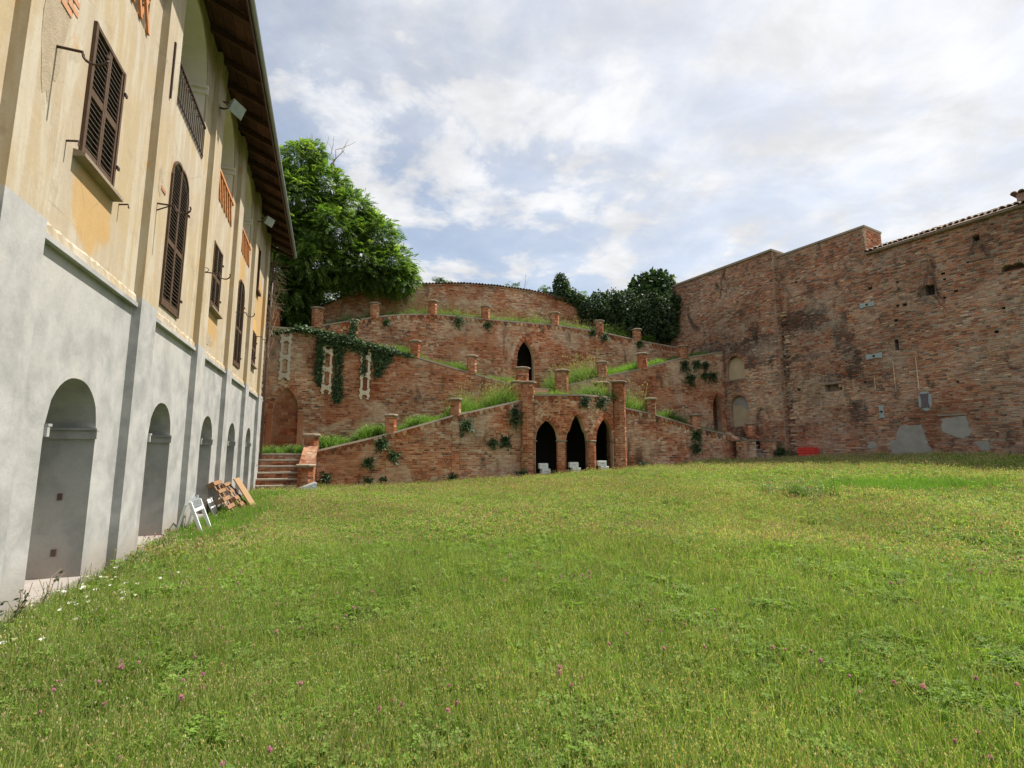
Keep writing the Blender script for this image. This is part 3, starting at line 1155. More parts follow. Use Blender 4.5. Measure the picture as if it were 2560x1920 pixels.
floodlight(11.6, 9.05, 'nearer glass fronted floodlight high on a villa pilaster under the eaves')
floodlight(17.95, 9.3, 'farther floodlight high on a villa pilaster under the eaves')
b = MB()
b.box(bw, 8.5, 8.54, .106, .13, 7.05, 8.0)
b.build('iron_strap', M['iron'], villa)

# ------------------------------------------------------------------ centre: the stepped brick facade
def fmap(t0):
    return lambda a, dep, z: fw(a, t0 - dep, z)


def gfoot(a, t):
    p = fw(a, t, 0)
    return float(gz(p.x, p.y))


def mort(a, z):
    return MORTAR


def facade_wall(name, label, t0, a0, a1, zb, zt, ops, th=.45, single=300, cop='coping', frieze=True, tdrop=.1, cf=None, cops=True, skipf=None, pal=P_FACADE, over=.09):
    root = thing(name, label, 'wall', fw((a0 + a1) / 2, t0, zb((a0 + a1) / 2)))
    fm = fmap(t0)
    zt2 = lambda a: zt(a) - .09
    slab(fm, a0, a1, zb, zt2, th, ops, step=.5, cellz=.6, cf=mort).build('wall_core', M['brick'], root)
    lay_bricks(root, fm, a0, a1, zb, zt2, ops, M['brick'], pal, single=single, cf=cf, skipf=skipf)
    if cops:
        coping(root, fm, a0, a1, zt2, th, M[cop], over=over)
    if frieze:
        teeth(root, fm, a0 + .1, a1 - .1, zt2, .015, M['brick_clean'])
    return root, fm


def strip(root, fm, a, z0, z1, w=.34, pr=.05):
    """a flat brick pilaster strip below a pier"""
    mb = MB()
    mb.box(fm, a - w / 2, a + w / 2, -.02, pr, z0, z1, MORTAR)
    o = mb.build('pilaster_strip', M['brick'], root)
    bb = MB()
    z = z0
    k = 0
    while z < z1 - .08:
        for f0, f1 in (((0, 1),) if k % 2 else ((0, .48), (.52, 1))):
            bb.box(fm, a - w / 2 + w * f0, a - w / 2 + w * f1, pr - .003, pr + R.uniform(.004, .016), z, z + .07, PAL[R.choices(range(12), P_FACADE)[0]], skip=(0,))
        z += .088
        k += 1
    bb.build('brick_courses', M['brick'], o, 'stuff')


# lower ramp walls
ztL = lerpf([(2.1, 1.60), (5.32, 2.42), (8.25, 3.30), (11.07, 3.98), (11.7, 4.12)])
wl, fm0 = facade_wall('ramp_wall', 'lower brick ramp wall with toothed frieze rising from the stone steps to the portal', 0, 2.15, 11.45, lambda a: gfoot(a, 0) - .25, ztL, [], cop='coping_pale')
for a in (5.3, 8.25):
    strip(wl, fm0, a, gfoot(a, 0) - .2, ztL(a) - .4)
brick_pier(wl, 5.3, .12, ztL(5.3) - .1, 3.12, .25)
brick_pier(wl, 8.25, .12, ztL(8.25) - .1, 3.93, .25)
ztR = lerpf([(16.4, 3.95), (16.94, 3.84), (18.64, 3.56), (21.35, 2.86), (24.15, 2.34), (24.6, 2.25)])
wr, fm0 = facade_wall('ramp_wall', 'lower brick ramp wall falling from the portal towards the shaded corner steps', 0, 16.7, 24.5, lambda a: gfoot(a, 0) - .25, ztR, [])
for a in (18.65, 21.37):
    strip(wr, fm0, a, gfoot(a, 0) - .2, ztR(a) - .35)
brick_pier(wr, 18.65, .12, ztR(18.65) - .1, 4.24, .26)
brick_pier(wr, 21.37, .12, ztR(21.37) - .1, 3.44, .26)

# middle walls
z2L = lerpf([(-.9, 7.45), (1.0, 7.38), (2.1, 7.2), (5.3, 6.62), (6.47, 6.34), (9.4, 5.62), (11.66, 5.1), (12, 5.03)])
nich = Op(.02, 1.14, 1.4, 3.35, 1.2)
m_l, fm2 = facade_wall('retaining_wall', 'tall brick retaining wall hung with ivy, with a blocked gothic doorway beside the villa', 2.0, -.8, 11.9, lambda a: .2 if a < 2.3 else (3.9 if a > 11.4 else ztL(a) - .45), z2L, [nich], frieze=False, over=.05, tdrop=.1)
mb = MB()
mb.box(fm2, -.05, 1.2, -.34, -.2, 1.2, 4.7, (.40, .22, .14))
blk = mb.build('blocked_doorway', M['brick_flat'], m_l)
z = 1.4
k = 0
while z < 4.45:
    a = .03 + (k % 2) * .16
    while a < 1.1:
        e = min(a + .31, 1.12)
        if nich.inside(a, z + .14) and nich.inside(e, z + .14) and e - a > .1:
            b = MB()
            b.box(fm2, a, e, -.205, -.185 + R.uniform(0, .008), z, z + .14, PAL[R.choice((0, 1, 2, 8, 4))], skip=(0,))
            b.build('brick', M['brick_flat'], blk)
        a = e + .015
    z += .155
    k += 1
voussoirs(m_l, fm2, nich, 34, .2, .03, M['brick_clean'])
for a in (-.09, 1.25):
    mb = MB()
    mb.box(fm2, a - .12, a + .12, -.02, .05, 1.4, 3.35, PAL[2])
    mb.build('jamb', M['brick_clean'], m_l)
    mb = MB()
    mb.box(fm2, a - .15, a + .15, -.01, .075, 3.28, 3.36, PAL[3])
    mb.build('impost', M['brick_clean'], m_l)
brick_pier(m_l, 6.47, 2.12, z2L(6.47) - .1, 7.03, .25)
brick_pier(m_l, 9.4, 2.12, z2L(9.4) - .1, 6.42, .25)
brick_pier(m_l, 3.45, 2.12, z2L(3.45) - .1, 7.9, .22)
brick_pier(m_l, 11.87, 1.2, 3.9, 5.75, .33)
brick_pier(m_l, 11.45, .7, 3.9, 4.95, .28)

z2R = lerpf([(14.4, 5.05), (14.83, 5.22), (16.85, 5.76), (19.44, 6.34), (21.6, 7.0), (24.88, 7.6), (25.6, 7.68)])
dr = Op(24.0, 24.62, 2.0, 4.1, .92)
m_r, fm2r = facade_wall('retaining_wall', 'brick retaining wall with dark creeper clumps and a narrow pointed doorway in the shaded corner', 2.0, 14.5, 25.05, lambda a: (3.95 if a < 16.6 else (ztR(a) - .5 if a < 23.5 else 1.0)), z2R, [dr], frieze=False, over=.05)
voussoirs(m_r, fm2r, dr, 26, .14, .03, M['brick_clean'])
mb = MB()
mb.box(fm2r, 23.7, 25.0, -2.2, -2.1, 1.5, 5.5)
mb.box(fm2r, 23.7, 23.8, -2.1, -.46, 1.5, 5.5)
mb.box(fm2r, 23.8, 25.0, -2.1, -.46, 5.4, 5.5)
mb.build('passage', M['brick_flat'], m_r)
for a, h in ((16.86, 6.47), (19.45, 7.09), (22.2, 7.7)):
    brick_pier(m_r, a, 2.12, z2R(a) - .1, h, .27)
brick_pier(m_r, 14.07, 1.25, 4.2, 5.72, .36)
brick_pier(m_r, 16.2, .9, 4.1, 5.1, .34)

# upper terrace wall with the gothic door
z3 = lerpf([(-1.2, 8.02), (.5, 8.1), (1.45, 8.28), (3, 8.68), (4.45, 9.02), (6, 9.3), (7.66, 9.44), (10.8, 9.38), (15.2, 9.32), (18.2, 9.10), (20.9, 8.7), (24.2, 8.36), (25.6, 8.2)])
dr3 = Op(12.72, 13.82, 5.0, 7.0, 1.25)
u_, fm3 = facade_wall('terrace_wall', 'upper brick terrace wall with a dark gothic doorway and a row of short piers', 5.0, -1.0, 25.0, lambda a: 4.4 if a > 9 else 6.0, z3, [dr3], th=.5)
voussoirs(u_, fm3, dr3, 40, .2, .04, M['brick_clean'])
for a in (12.55, 13.99):
    for zz in np.arange(5.0, 6.95, .088):
        b = MB()
        w = R.uniform(.24, .3)
        b.box(fm3, a - w / 2, a + w / 2, -.02, R.uniform(.04, .055), zz, zz + .072, PAL[R.choices(range(12), P_CLEAN)[0]])
        b.build('brick', M['brick_clean'], u_)
    b = MB()
    b.box(fm3, a - .2, a + .2, -.02, .085, 6.95, 7.02, PAL[2])
    b.build('impost', M['brick_clean'], u_)
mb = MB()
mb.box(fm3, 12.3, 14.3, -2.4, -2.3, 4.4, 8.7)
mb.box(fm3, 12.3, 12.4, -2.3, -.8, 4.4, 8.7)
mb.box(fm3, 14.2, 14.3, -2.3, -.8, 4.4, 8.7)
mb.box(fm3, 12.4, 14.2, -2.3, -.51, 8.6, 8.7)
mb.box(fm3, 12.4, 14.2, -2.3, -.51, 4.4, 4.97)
mb.build('passage', M['black'], u_)  # walls coloured near-black, painting in the doorway's shade
for a, h, r in ((4.43, 9.72, .25), (7.65, 10.12, .25), (10.81, 10.05, .25), (15.21, 10.0, .26), (18.23, 9.71, .26), (20.9, 9.33, .27), (24.2, 8.75, .27), (1.45, 9.2, .3), (-.72, 9.05, .3)):
    brick_pier(u_, a, 5.12, z3(a) - .1, h, r)

# topmost wall with tile coping
z4 = lerpf([(.2, 9.6), (1.53, 10.16), (3.32, 11.2), (6.33, 11.95), (9.84, 12.34), (12, 12.38), (14.55, 12.25), (17.22, 11.85), (19.63, 11.15), (21.0, 10.7)])
t_w, fm4 = facade_wall('garden_wall', 'highest brick wall with a curved top edged in clay tiles, below the sky', 7.5, 1.2, 20.6, lambda a: 7.4, z4, [], cops=False, frieze=False)
tm = MB()
n = 6
for i in range(n):
    w0, w1 = math.pi * i / n, math.pi * (i + 1) / n
    for (r0, y0), (r1, y1) in (((.1, 0), (.085, 1)),):
        tm.poly([(r0 * math.cos(w0), y0, r0 * math.sin(w0)), (r0 * math.cos(w1), y0, r0 * math.sin(w1)), (r1 * math.cos(w1), y1, r1 * math.sin(w1)), (r1 * math.cos(w0), y1, r1 * math.sin(w0))])
        tm.poly([((r0 - .02) * math.cos(w0), y0, (r0 - .02) * math.sin(w0)), ((r0 - .02) * math.cos(w1), y0, (r0 - .02) * math.sin(w1)), (r0 * math.cos(w1), y0, r0 * math.sin(w1)), (r0 * math.cos(w0), y0, r0 * math.sin(w0))])
TILE = tm.mesh('roof_tile', M['tile'], True)


def tile_at(root, p, along, back, rise, ln=.45, sc=1.0, name='roof_tile'):
    y = (back * ln + ZV * rise)
    zz = along.cross(y).normalized()
    m3 = Matrix((along * sc, y, zz * sc)).transposed().to_4x4()
    if zz.z < 0:
        m3 = Matrix((-along * sc, y, -zz * sc)).transposed().to_4x4()
    m3.translation = p
    o = bpy.data.objects.new(name, TILE)
    link(o, root)
    o.matrix_basis = m3


a = 1.3
while a < 20.5:
    tile_at(t_w, fw(a, 7.36 + R.uniform(-.02, .02), z4(a) - .09 + R.uniform(-.01, .01)), sF, dF, .12, .7, 1.0)
    a += .2
mb = MB()
for i in range(40):
    p, q = 1.2 + 19.4 * i / 40, 1.2 + 19.4 * (i + 1) / 40
    mb.hexa([fw(p, 7.42, z4(p) - .16), fw(q, 7.42, z4(q) - .16), fw(q, 7.42, z4(q) - .09), fw(p, 7.42, z4(p) - .09),
             fw(p, 7.99, z4(p) - .1), fw(q, 7.99, z4(q) - .1), fw(q, 7.99, z4(q) + .06), fw(p, 7.99, z4(p) + .06)], PAL[8])
mb.build('tile_bed', M['brick'], t_w)

# the bowed portal with three arches between two brick towers
PC = 14.02


def tpor(a):
    return -.25 - .85 * (1 - ((a - PC) / 2.3) ** 2)


fmp = lambda a, dep, z: fw(a, tpor(a) - dep, z)
port = thing('portal', 'bowed brick portal with three pointed arches between two tall brick posts', 'portal', fw(PC, 0, .4))
A1, A2, A3 = Op(12.02, 13.03, .1, 2.1, .98), Op(13.35, 14.46, .1, 2.1, 1.22, lobed=True), Op(14.92, 16.14, .1, 2.12, 1.08)
ops = [A1, A2, A3]
low = [Op(13.03, 13.1, .1, 2.09, 0), Op(13.28, 13.35, .1, 2.09, 0), Op(14.46, 14.6, .1, 2.09, 0), Op(14.78, 14.92, .1, 2.09, 0)]
zpt = lambda a: 4.2
slab(fmp, 11.75, 16.45, lambda a: .1, zpt, .32, ops + low, step=.16, cellz=.6, cf=mort).build('wall_core', M['brick_clean'], port)
lay_bricks(port, fmp, 11.75, 16.45, lambda a: .1, zpt, ops + low, M['brick_clean'], P_FACADE, single=300)
for o in ops:
    voussoirs(port, fmp, o, 34, .2, .05, M['brick_clean'])
coping(port, fmp, 11.8, 16.25, lambda a: 4.2, .42, M['coping'], piece=.75, over=.11)
teeth(port, fmp, 12.05, 16.0, lambda a: 4.2, .015, M['brick_clean'], step=.27)
brick_pier(port, 11.70, -.30, .1, 4.80, .33, name='post')
brick_pier(port, 16.56, -.30, .2, 5.02, .33, name='post')
for a in (13.19, 14.69):
    t_ = tpor(a) + .16
    brick_pier(port, a, t_, .1, 2.03, .225, cap=False, name='column')
    cb = MB()
    rs = [ring(fw(a, t_, 0), r, 8, z) for r, z in ((.23, 2.0), (.28, 2.04), (.29, 2.08), (.25, 2.10))]
    for A_, B_ in zip(rs, rs[1:]):
        for i in range(8):
            cb.poly([A_[i], A_[(i + 1) % 8], B_[(i + 1) % 8], B_[i]])
    cb.poly(rs[-1])
    cb.poly(rs[0])
    cb.build('capital', M['coping'], port)
for a in (11.95, 16.2):
    cb = MB()
    cb.box(fmp, a - .12, a + .12, -.33, .05, 2.03, 2.1)
    cb.build('capital', M['coping'], port)
# vaulted room behind the arches
mb = MB()
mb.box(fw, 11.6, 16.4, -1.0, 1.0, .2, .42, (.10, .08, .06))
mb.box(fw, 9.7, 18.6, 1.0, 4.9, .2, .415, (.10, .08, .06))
mb.box(fw, 11.55, 11.75, -.15, .9, .2, 4.0, PAL[0])
mb.box(fw, 16.45, 16.6, -.15, .9, .2, 4.0, PAL[2])
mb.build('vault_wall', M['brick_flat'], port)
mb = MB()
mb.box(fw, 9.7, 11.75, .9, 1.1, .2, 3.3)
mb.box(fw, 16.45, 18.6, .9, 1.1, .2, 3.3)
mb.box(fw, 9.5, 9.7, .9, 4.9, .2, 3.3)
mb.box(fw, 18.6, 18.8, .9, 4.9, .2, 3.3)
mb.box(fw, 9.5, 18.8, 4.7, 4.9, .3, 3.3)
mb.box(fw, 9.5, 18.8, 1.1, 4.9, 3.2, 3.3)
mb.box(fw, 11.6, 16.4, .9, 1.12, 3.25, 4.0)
mb.build('vault_painted_shade', M['black'], port)  # shade of the deep vault put into the wall colour
rb = MB()
for zz in np.arange(.44, 3.9, .088):
    y = -.12 + R.uniform(0, .1)
    while y < .75:
        L = R.uniform(.12, .26)
        rb.hexa([fw(16.452, y, zz), fw(16.452, y + L, zz), fw(16.452, y + L, zz + .07), fw(16.452, y, zz + .07),
                 fw(16.435, y, zz), fw(16.435, y + L, zz), fw(16.435, y + L, zz + .07), fw(16.435, y, zz + .07)], PAL[R.choices(range(12), P_FACADE)[0]], skip=(0,))
        y += L + .015
rb.build('brick_courses', M['brick'], port, 'stuff')
# landing over the portal
mb = MB()
n = 14
edge = [fw(11.75 + 4.55 * i / n, tpor(11.75 + 4.55 * i / n) + .1, 0) for i in range(n + 1)]
for z0, z1 in ((3.95, 4.17),):
    top = [p + ZV * z1 for p in edge] + [fw(16.6, 4.95, z1), fw(11.4, 4.95, z1)]
    mb.poly(top)
    mb.poly([p - ZV * (z1 - z0) for p in top][::-1])
land = mb.build('landing_floor', M['soil'], port)
for i in range(3):
    b = MB()
    b.box(fw, 12.2, 13.75, 1.4 + i * .45, 4.96, 4.172 + i * .27, 4.172 + (i + 1) * .27 - .065, PAL[8])
    b.build('riser', M['brick'], port)
    b = MB()
    b.box(fw, 12.18, 13.78, 1.36 + i * .45, 4.97 if i == 2 else 1.9 + i * .45, 4.172 + (i + 1) * .27 - .063, 4.172 + (i + 1) * .27)
    b.build('tread', M['step'], port)


# earth of the ramps and of the hill behind
def ramp_ground(name, a0, a1, t0, t1, zf, drop):
    mb = MB()
    n = max(4, int((a1 - a0) / .5))
    for i in range(n):
        p, q = a0 + (a1 - a0) * i / n, a0 + (a1 - a0) * (i + 1) / n
        mb.poly([fw(p, t0, zf(p) - drop), fw(q, t0, zf(q) - drop), fw(q, t1, zf(q) - drop), fw(p, t1, zf(p) - drop)])
    return mb.build(name, M['soil'], None, 'structure')


ramp_ground('ramp_path', 1.75, 11.5, .3, 2.05, ztL, .2)
ramp_ground('ramp_path', 16.6, 25.2, .3, 2.05, ztR, .2)
ramp_ground('ramp_path', -1.0, 12.15, 2.3, 5.05, z2L, .22)
ramp_ground('ramp_path', 14.45, 25.3, 2.3, 5.05, z2R, .22)
ramp_ground('terrace_path', -1.0, 26.5, 5.3, 7.6, z3, .22)
hill = MB()
prof = [(-30, 7.6), (-1, 7.8), (1.3, 8.1), (3, 9.2), (6, 10.6), (10, 11.2), (16, 11.0), (20, 10.2), (27, 9.3), (60, 9.0)]
for (a0, z0), (a1, z1) in zip(prof, prof[1:]):
    hill.poly([fw(a0, 7.9, z0), fw(a1, 7.9, z1), fw(a1, 60, z1 + 1), fw(a0, 60, z0 + 1)])
    hill.poly([fw(a0, 7.9, z0 - 9), fw(a1, 7.9, z1 - 9), fw(a1, 7.9, z1), fw(a0, 7.9, z0)])
hill.poly([fw(-30, 5.3, 7.8), fw(-.9, 5.3, 7.8), fw(1.3, 7.95, 8.0), fw(-30, 7.95, 7.6)])
hill.build('hill', M['soil'], None, 'structure')

# left steps
st = thing('stone_steps', 'flight of six worn stone steps rising beside the villa', 'steps', fw(.9, -1, 0))
for i in range(6):
    zb_, zt_ = .02 + i * .245, .02 + (i + 1) * .245
    y0 = -1.75 + i * .3
    b = MB()
    b.box(fw, .12, 1.72, y0, 2.0, zb_, zt_ - .065, PAL[9])
    rz_ = b.build('riser', M['brick'], st)
    bb = MB()
    for r_ in range(2):
        a = .13
        while a < 1.66:
            e = min(a + R.uniform(.15, .26), 1.71)
            bb.box(fw, a, e, y0 - R.uniform(.008, .016), y0 + .01, zb_ + .005 + r_ * .086, zb_ + .075 + r_ * .086, PAL[R.choice((9, 9, 11, 8, 5))])
            a = e + .015
    bb.build('brick_courses', M['brick'], rz_, 'stuff')
    b = MB()
    m = 6
    for k in range(m):
        p, q = .08 + 1.68 * k / m, .08 + 1.68 * (k + 1) / m
        j0 = R.uniform(-.012, .012)
        b.box(fw, p, q, y0 - .05 + j0, 2.0 if i == 5 else y0 + .34, zt_ - .063, zt_ + R.uniform(-.004, .004))
    b.build('tread', M['step'], st)
brick_pier(st, .0, -1.75, -.1, .98, .2)
brick_pier(st, 2.0, -1.75, -.1, .95, .3)
brick_pier(st, 1.98, .05, .2, 2.2, .3)
b = MB()
b.hexa([fw(1.8, -1.5, 0), fw(2.2, -1.5, 0), fw(2.2, -1.5, 1.0), fw(1.8, -1.5, 1.0), fw(1.8, -.1, 0), fw(2.2, -.1, 0), fw(2.2, -.1, 1.72), fw(1.8, -.1, 1.72)], PAL[2])
b.build('side_wall', M['brick_clean'], st)
b = MB()
b.hexa([fw(1.72, -1.58, 1.02), fw(2.28, -1.58, 1.02), fw(2.28, -1.6, 1.09), fw(1.72, -1.6, 1.09), fw(1.72, -.2, 1.74), fw(2.28, -.2, 1.74), fw(2.28, -.2, 1.82), fw(1.72, -.2, 1.82)], (.24, .135, .09))
b.build('sloped_coping', M['brick'], st)

# right steps, in the shaded corner
st = thing('stone_steps', 'short mossy flight of steps between low brick blocks in the shaded corner', 'steps', fw(24.2, -1.2, 1))
for i in range(5):
    zb_ = 1.0 + i * .23
    b = MB()
    b.box(fw, 24.18, 24.93, -1.15 + i * .26, .4, zb_, zb_ + .17, PAL[9])
    b.build('riser', M['brick'], st)
    b = MB()
    b.box(fw, 24.16, 24.95, -1.2 + i * .26, -.85 + i * .26, zb_ + .172, zb_ + .23)
    b.build('tread', M['cement'], st)
for a0, a1, zt_ in ((23.42, 24.15, 2.12), (24.97, 25.5, 2.12)):
    b = MB()
    b.box(fw, a0, a1, -1.1, -.5, .7, zt_, MORTAR)
    bo = b.build('side_block', M['brick'], st)
    bb = MB()
    for fmk, x0, x1 in ((lambda a, dep, z: fw(a, -1.1 - dep, z), a0, a1), (lambda a, dep, z: fw(a0 - dep, a, z), -1.1, -.5)):
        z = .95
        while z < zt_ - .05:
            a = x0
            while a < x1 - .05:
                e = min(a + R.uniform(.16, .27), x1)
                bb.box(fmk, a, e, -.01, R.uniform(.008, .022), z, z + .07, PAL[R.choices(range(12), P_FACADE)[0]], skip=(0,))
                a = e + .012
            z += .086
    bb.build('brick_courses', M['brick'], bo, 'stuff')
    b = MB()
    b.box(fw, a0 - .06, a1 + .05, -1.18, -.45, zt_ + .003, zt_ + .075)
    b.build('block_cap', M['coping'], bo)
    b = MB()
    b.hexa([fw(a0, -.44, zt_), fw(a0 + .3, -.44, zt_), fw(a0 + .3, -.44, zt_ + .1), fw(a0, -.44, zt_ + .1),
            fw(a0, .3, zt_), fw(a0 + .3, .3, zt_), fw(a0 + .3, .3, zt_ + .5), fw(a0, .3, zt_ + .5)], PAL[8])
    b.build('sloped_coping', M['brick'], bo)
brick_pier(st, 24.75, -.1, 2.0, 3.0, .24)

# ------------------------------------------------------------------ right: the castle wall
def blob(a, z, ca, cz, ra, rz):
    return ((a - ca) / ra) ** 2 + ((z - cz) / rz) ** 2


def wn(a, z, k=0.0):
    return math.sin(a * 2.1 + z * 1.3 + k) * .5 + math.sin(a * 5.3 - z * 3.7 + k * 2) * .3 + math.sin(a * 11.7 + z * 9.1 + k * 3) * .25


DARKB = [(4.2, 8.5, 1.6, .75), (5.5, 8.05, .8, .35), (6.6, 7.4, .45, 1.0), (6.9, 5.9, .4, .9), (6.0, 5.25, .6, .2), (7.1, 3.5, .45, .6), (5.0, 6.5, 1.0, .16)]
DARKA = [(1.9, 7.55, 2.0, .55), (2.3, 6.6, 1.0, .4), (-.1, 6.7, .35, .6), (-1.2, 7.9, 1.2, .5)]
PALEB = [(4.6, 4.2, 1.3, 1.1), (3.6, 5.9, .5, .8), (6.6, 4.4, .7, .6)]
PALEA = [(1.9, 4.6, 2.0, 1.6), (3.0, 6.3, .6, .6)]
REDC = [(9.9, 5.6, .8, 1.3), (11, 3.2, .9, 1.2), (10.0, 2.2, .45, 1.4), (5.0, 7.3, 1.4, .6), (4.6, 2.2, 1.5, .8)]
GREYC = [(13.0, 3.9, 1.6, 2.0), (15, 5, 2.5, 2.0)]


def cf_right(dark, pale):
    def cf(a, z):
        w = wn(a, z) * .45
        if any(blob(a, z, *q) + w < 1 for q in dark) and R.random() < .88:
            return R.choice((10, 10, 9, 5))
        if any(blob(a, z, *q) + w < 1 for q in pale) and R.random() < .8:
            return R.choice((7, 6, 11, 7, 8, 11))
        if any(blob(a, z, *q) + w < 1 for q in REDC) and R.random() < .7:
            return R.choice((0, 1, 2, 4, 8))
        if any(blob(a, z, *q) + w < 1 for q in GREYC) and R.random() < .6:
            return R.choice((11, 9, 11, 8))
        return None
    return cf


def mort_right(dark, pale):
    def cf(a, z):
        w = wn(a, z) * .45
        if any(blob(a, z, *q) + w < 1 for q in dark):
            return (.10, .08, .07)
        if any(blob(a, z, *q) + w < 1.1 for q in pale):
            return (.44, .35, .26)
        return MORTAR_R
    return cf


def gfr(r, off):
    p = rw(r, off, 0)
    return float(gz(p.x, p.y))


fmA = rw
NU, NL = Op(.22, 1.42, 5.8, 6.55, .6), Op(.34, 1.52, 3.0, 4.2, .6)
sa = thing('castle_wall', 'high dark brick castle wall with two arched plaster niches at the shaded corner', 'wall', rw(.5, 0, 1))
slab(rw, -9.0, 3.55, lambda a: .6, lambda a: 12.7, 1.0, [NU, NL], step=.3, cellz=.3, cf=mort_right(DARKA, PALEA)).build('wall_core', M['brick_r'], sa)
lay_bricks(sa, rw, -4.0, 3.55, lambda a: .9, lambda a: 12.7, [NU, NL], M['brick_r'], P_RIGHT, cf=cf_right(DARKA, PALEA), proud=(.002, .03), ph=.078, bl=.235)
for o, nm in ((NU, 'upper'), (NL, 'lower')):
    b = MB()
    b.box(rw, o.a0 - .05, o.a1 + .05, -.32, -.22, o.zb - .05, o.sp + .7)
    b.build('plaster_niche', M['tan_plaster'], sa)
    voussoirs(sa, rw, o, 24, .2, .02, M['brick_r'], pal=P_RIGHT)
b = MB()
b.prism([rw(.85, -.218, 4.79), rw(1.5, -.218, 4.5), rw(1.5, -.218, 3.9), rw(1.2, -.218, 3.95), rw(1.0, -.218, 4.25), rw(.5, -.218, 4.3), rw(.4, -.218, 4.45)], nR * .012)
b.build('fallen_plaster', M['cement'], sa)
b = MB()
b.box(rw, .12, 1.5, -.2, .06, 5.70, 5.795)
b.build('niche_sill', M['coping'], sa)
b = MB()
b.box(rw, -9, 3.6, -1.05, .1, 12.705, 12.83)
b.build('coping_slab', M['coping'], sa)
# its end face, towards the camera
fe = lambda a, dep, z: rw(3.55 + dep, -a, z)
lay_bricks(sa, fe, .02, .52, lambda a: .9, lambda a: 12.7, [], M['brick_r'], P_RIGHT, single=0, cf=None)
# ragged rubble joint where the two walls meet
for i in range(90):
    z = 1.3 + i * .09
    if z > 9.3:
        break
    b = MB()
    w = R.uniform(.12, .38)
    a = 3.53 + R.uniform(-.05, .15)
    oo = -.46 + R.uniform(0, .12)
    b.hexa([rw(a, -.52, z), rw(a + w, -.52, z), rw(a + w, -.52, z + .1), rw(a, -.52, z + .1),
            rw(a + R.uniform(0, .04), oo, z + .01), rw(a + w - R.uniform(0, .08), oo - .03, z + .02), rw(a + w - .04, oo - .03, z + .08), rw(a + .02, oo, z + .09)], R.choice((PAL[10], PAL[11], PAL[7], PAL[9])))
    b.build('rubble_stone', M['brick_r'], sa)

fmBw = lambda a, dep, z: rw(a, -.5 + dep, z)
HOLES = [(4.51, 10.7, .16), (8.01, 9.34, .2), (8.94, 7.54, .17), (9.07, 8.21, .13), (9.34, 8.18, .18), (10.84, 9.18, .15), (10.87, 8.92, .11), (10.8, 8.11, .12), (11.2, 8.3, .15),
         (4.2, 4.83, .18), (6.29, 4.69, .14), (10.9, 4.45, .12), (9.16, 9.3, .11), (9.17, 8.96, .1), (7.41, 4.86, .12), (3.95, 6.6, .1), (5.2, 9.6, .1), (12.6, 7.2, .12), (12.3, 6.3, .14), (11.7, 9.4, .1)]
hops = [Op(a - w / 2, a + w / 2, z - w * .4, z + w * .4) for a, z, w in HOLES]
W1, W2, SL = Op(10.13, 10.50, 8.36, 8.74, .07), Op(11.93, 12.17, 10.18, 10.44, 0), Op(8.78, 8.96, 6.15, 6.6, .07)
BOX = Op(5.55, 6.38, 4.55, 4.93, 0)
ARC = Op(12.68, 13.36, 8.62, 8.7, .14)
FR1, FR2 = Op(8.67, 9.55, 4.25, 5.70, 0), Op(6.92, 7.85, 4.5, 5.05, 0)
opsB = hops + [W1, W2, SL, BOX, ARC]
zB = lambda a: 12.42 if a < 8.02 else 10.98
sb_ = thing('castle_wall', 'tall weathered brick castle wall with anchor plates, cement patches and a tiled eave', 'wall', rw(9, -.5, 1.1))
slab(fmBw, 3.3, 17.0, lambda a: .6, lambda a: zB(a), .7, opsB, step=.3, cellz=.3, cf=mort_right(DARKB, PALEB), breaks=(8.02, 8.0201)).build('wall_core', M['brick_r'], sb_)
REC = [FR1, FR2]


PATCH = [[(8.32, 1.2), (9.72, 1.2), (9.75, 1.75), (9.6, 2.1), (9.48, 2.72), (8.75, 2.74), (8.55, 2.5), (8.5, 2.1), (8.2, 2.05)],
         [(10.2, 2.95), (11.05, 3.05), (11.1, 2.55), (11.16, 2.3), (10.9, 2.1), (10.6, 2.15), (10.35, 2.35), (10.2, 2.4)],
         [(7.25, 1.75), (7.6, 1.68), (7.72, 1.95), (7.4, 2.05)], [(11.16, 1.95), (11.6, 2.0), (11.7, 1.75), (11.55, 1.5), (11.35, 1.7)]]


def in_poly(a, z, P):
    r = False
    for (x0, y0), (x1, y1) in zip(P, P[1:] + P[:1]):
        if (y0 > z) != (y1 > z) and a < (x1 - x0) * (z - y0) / (y1 - y0) + x0:
            r = not r
    return r


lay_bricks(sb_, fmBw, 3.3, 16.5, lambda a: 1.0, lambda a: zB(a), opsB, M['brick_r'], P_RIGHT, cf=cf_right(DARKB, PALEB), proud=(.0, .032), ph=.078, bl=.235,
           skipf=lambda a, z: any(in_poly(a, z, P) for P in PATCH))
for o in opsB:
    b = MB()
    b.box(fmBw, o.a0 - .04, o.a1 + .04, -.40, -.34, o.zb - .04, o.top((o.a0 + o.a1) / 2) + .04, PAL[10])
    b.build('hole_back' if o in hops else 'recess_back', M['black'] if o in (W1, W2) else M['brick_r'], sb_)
for P in PATCH:
    jag = []
    for (x0, y0), (x1, y1) in zip(P, P[1:] + P[:1]):
        m = max(2, int(math.hypot(x1 - x0, y1 - y0) / .08))
        for k in range(m):
            jag.append((x0 + (x1 - x0) * k / m + R.uniform(-.03, .03), y0 + (y1 - y0) * k / m + R.uniform(-.03, .03)))
    b = MB()
    b.prism([fmBw(x, -.01, y) for x, y in jag], nR * .036)
    b.build('cement_patch', M['cement'], sb_)
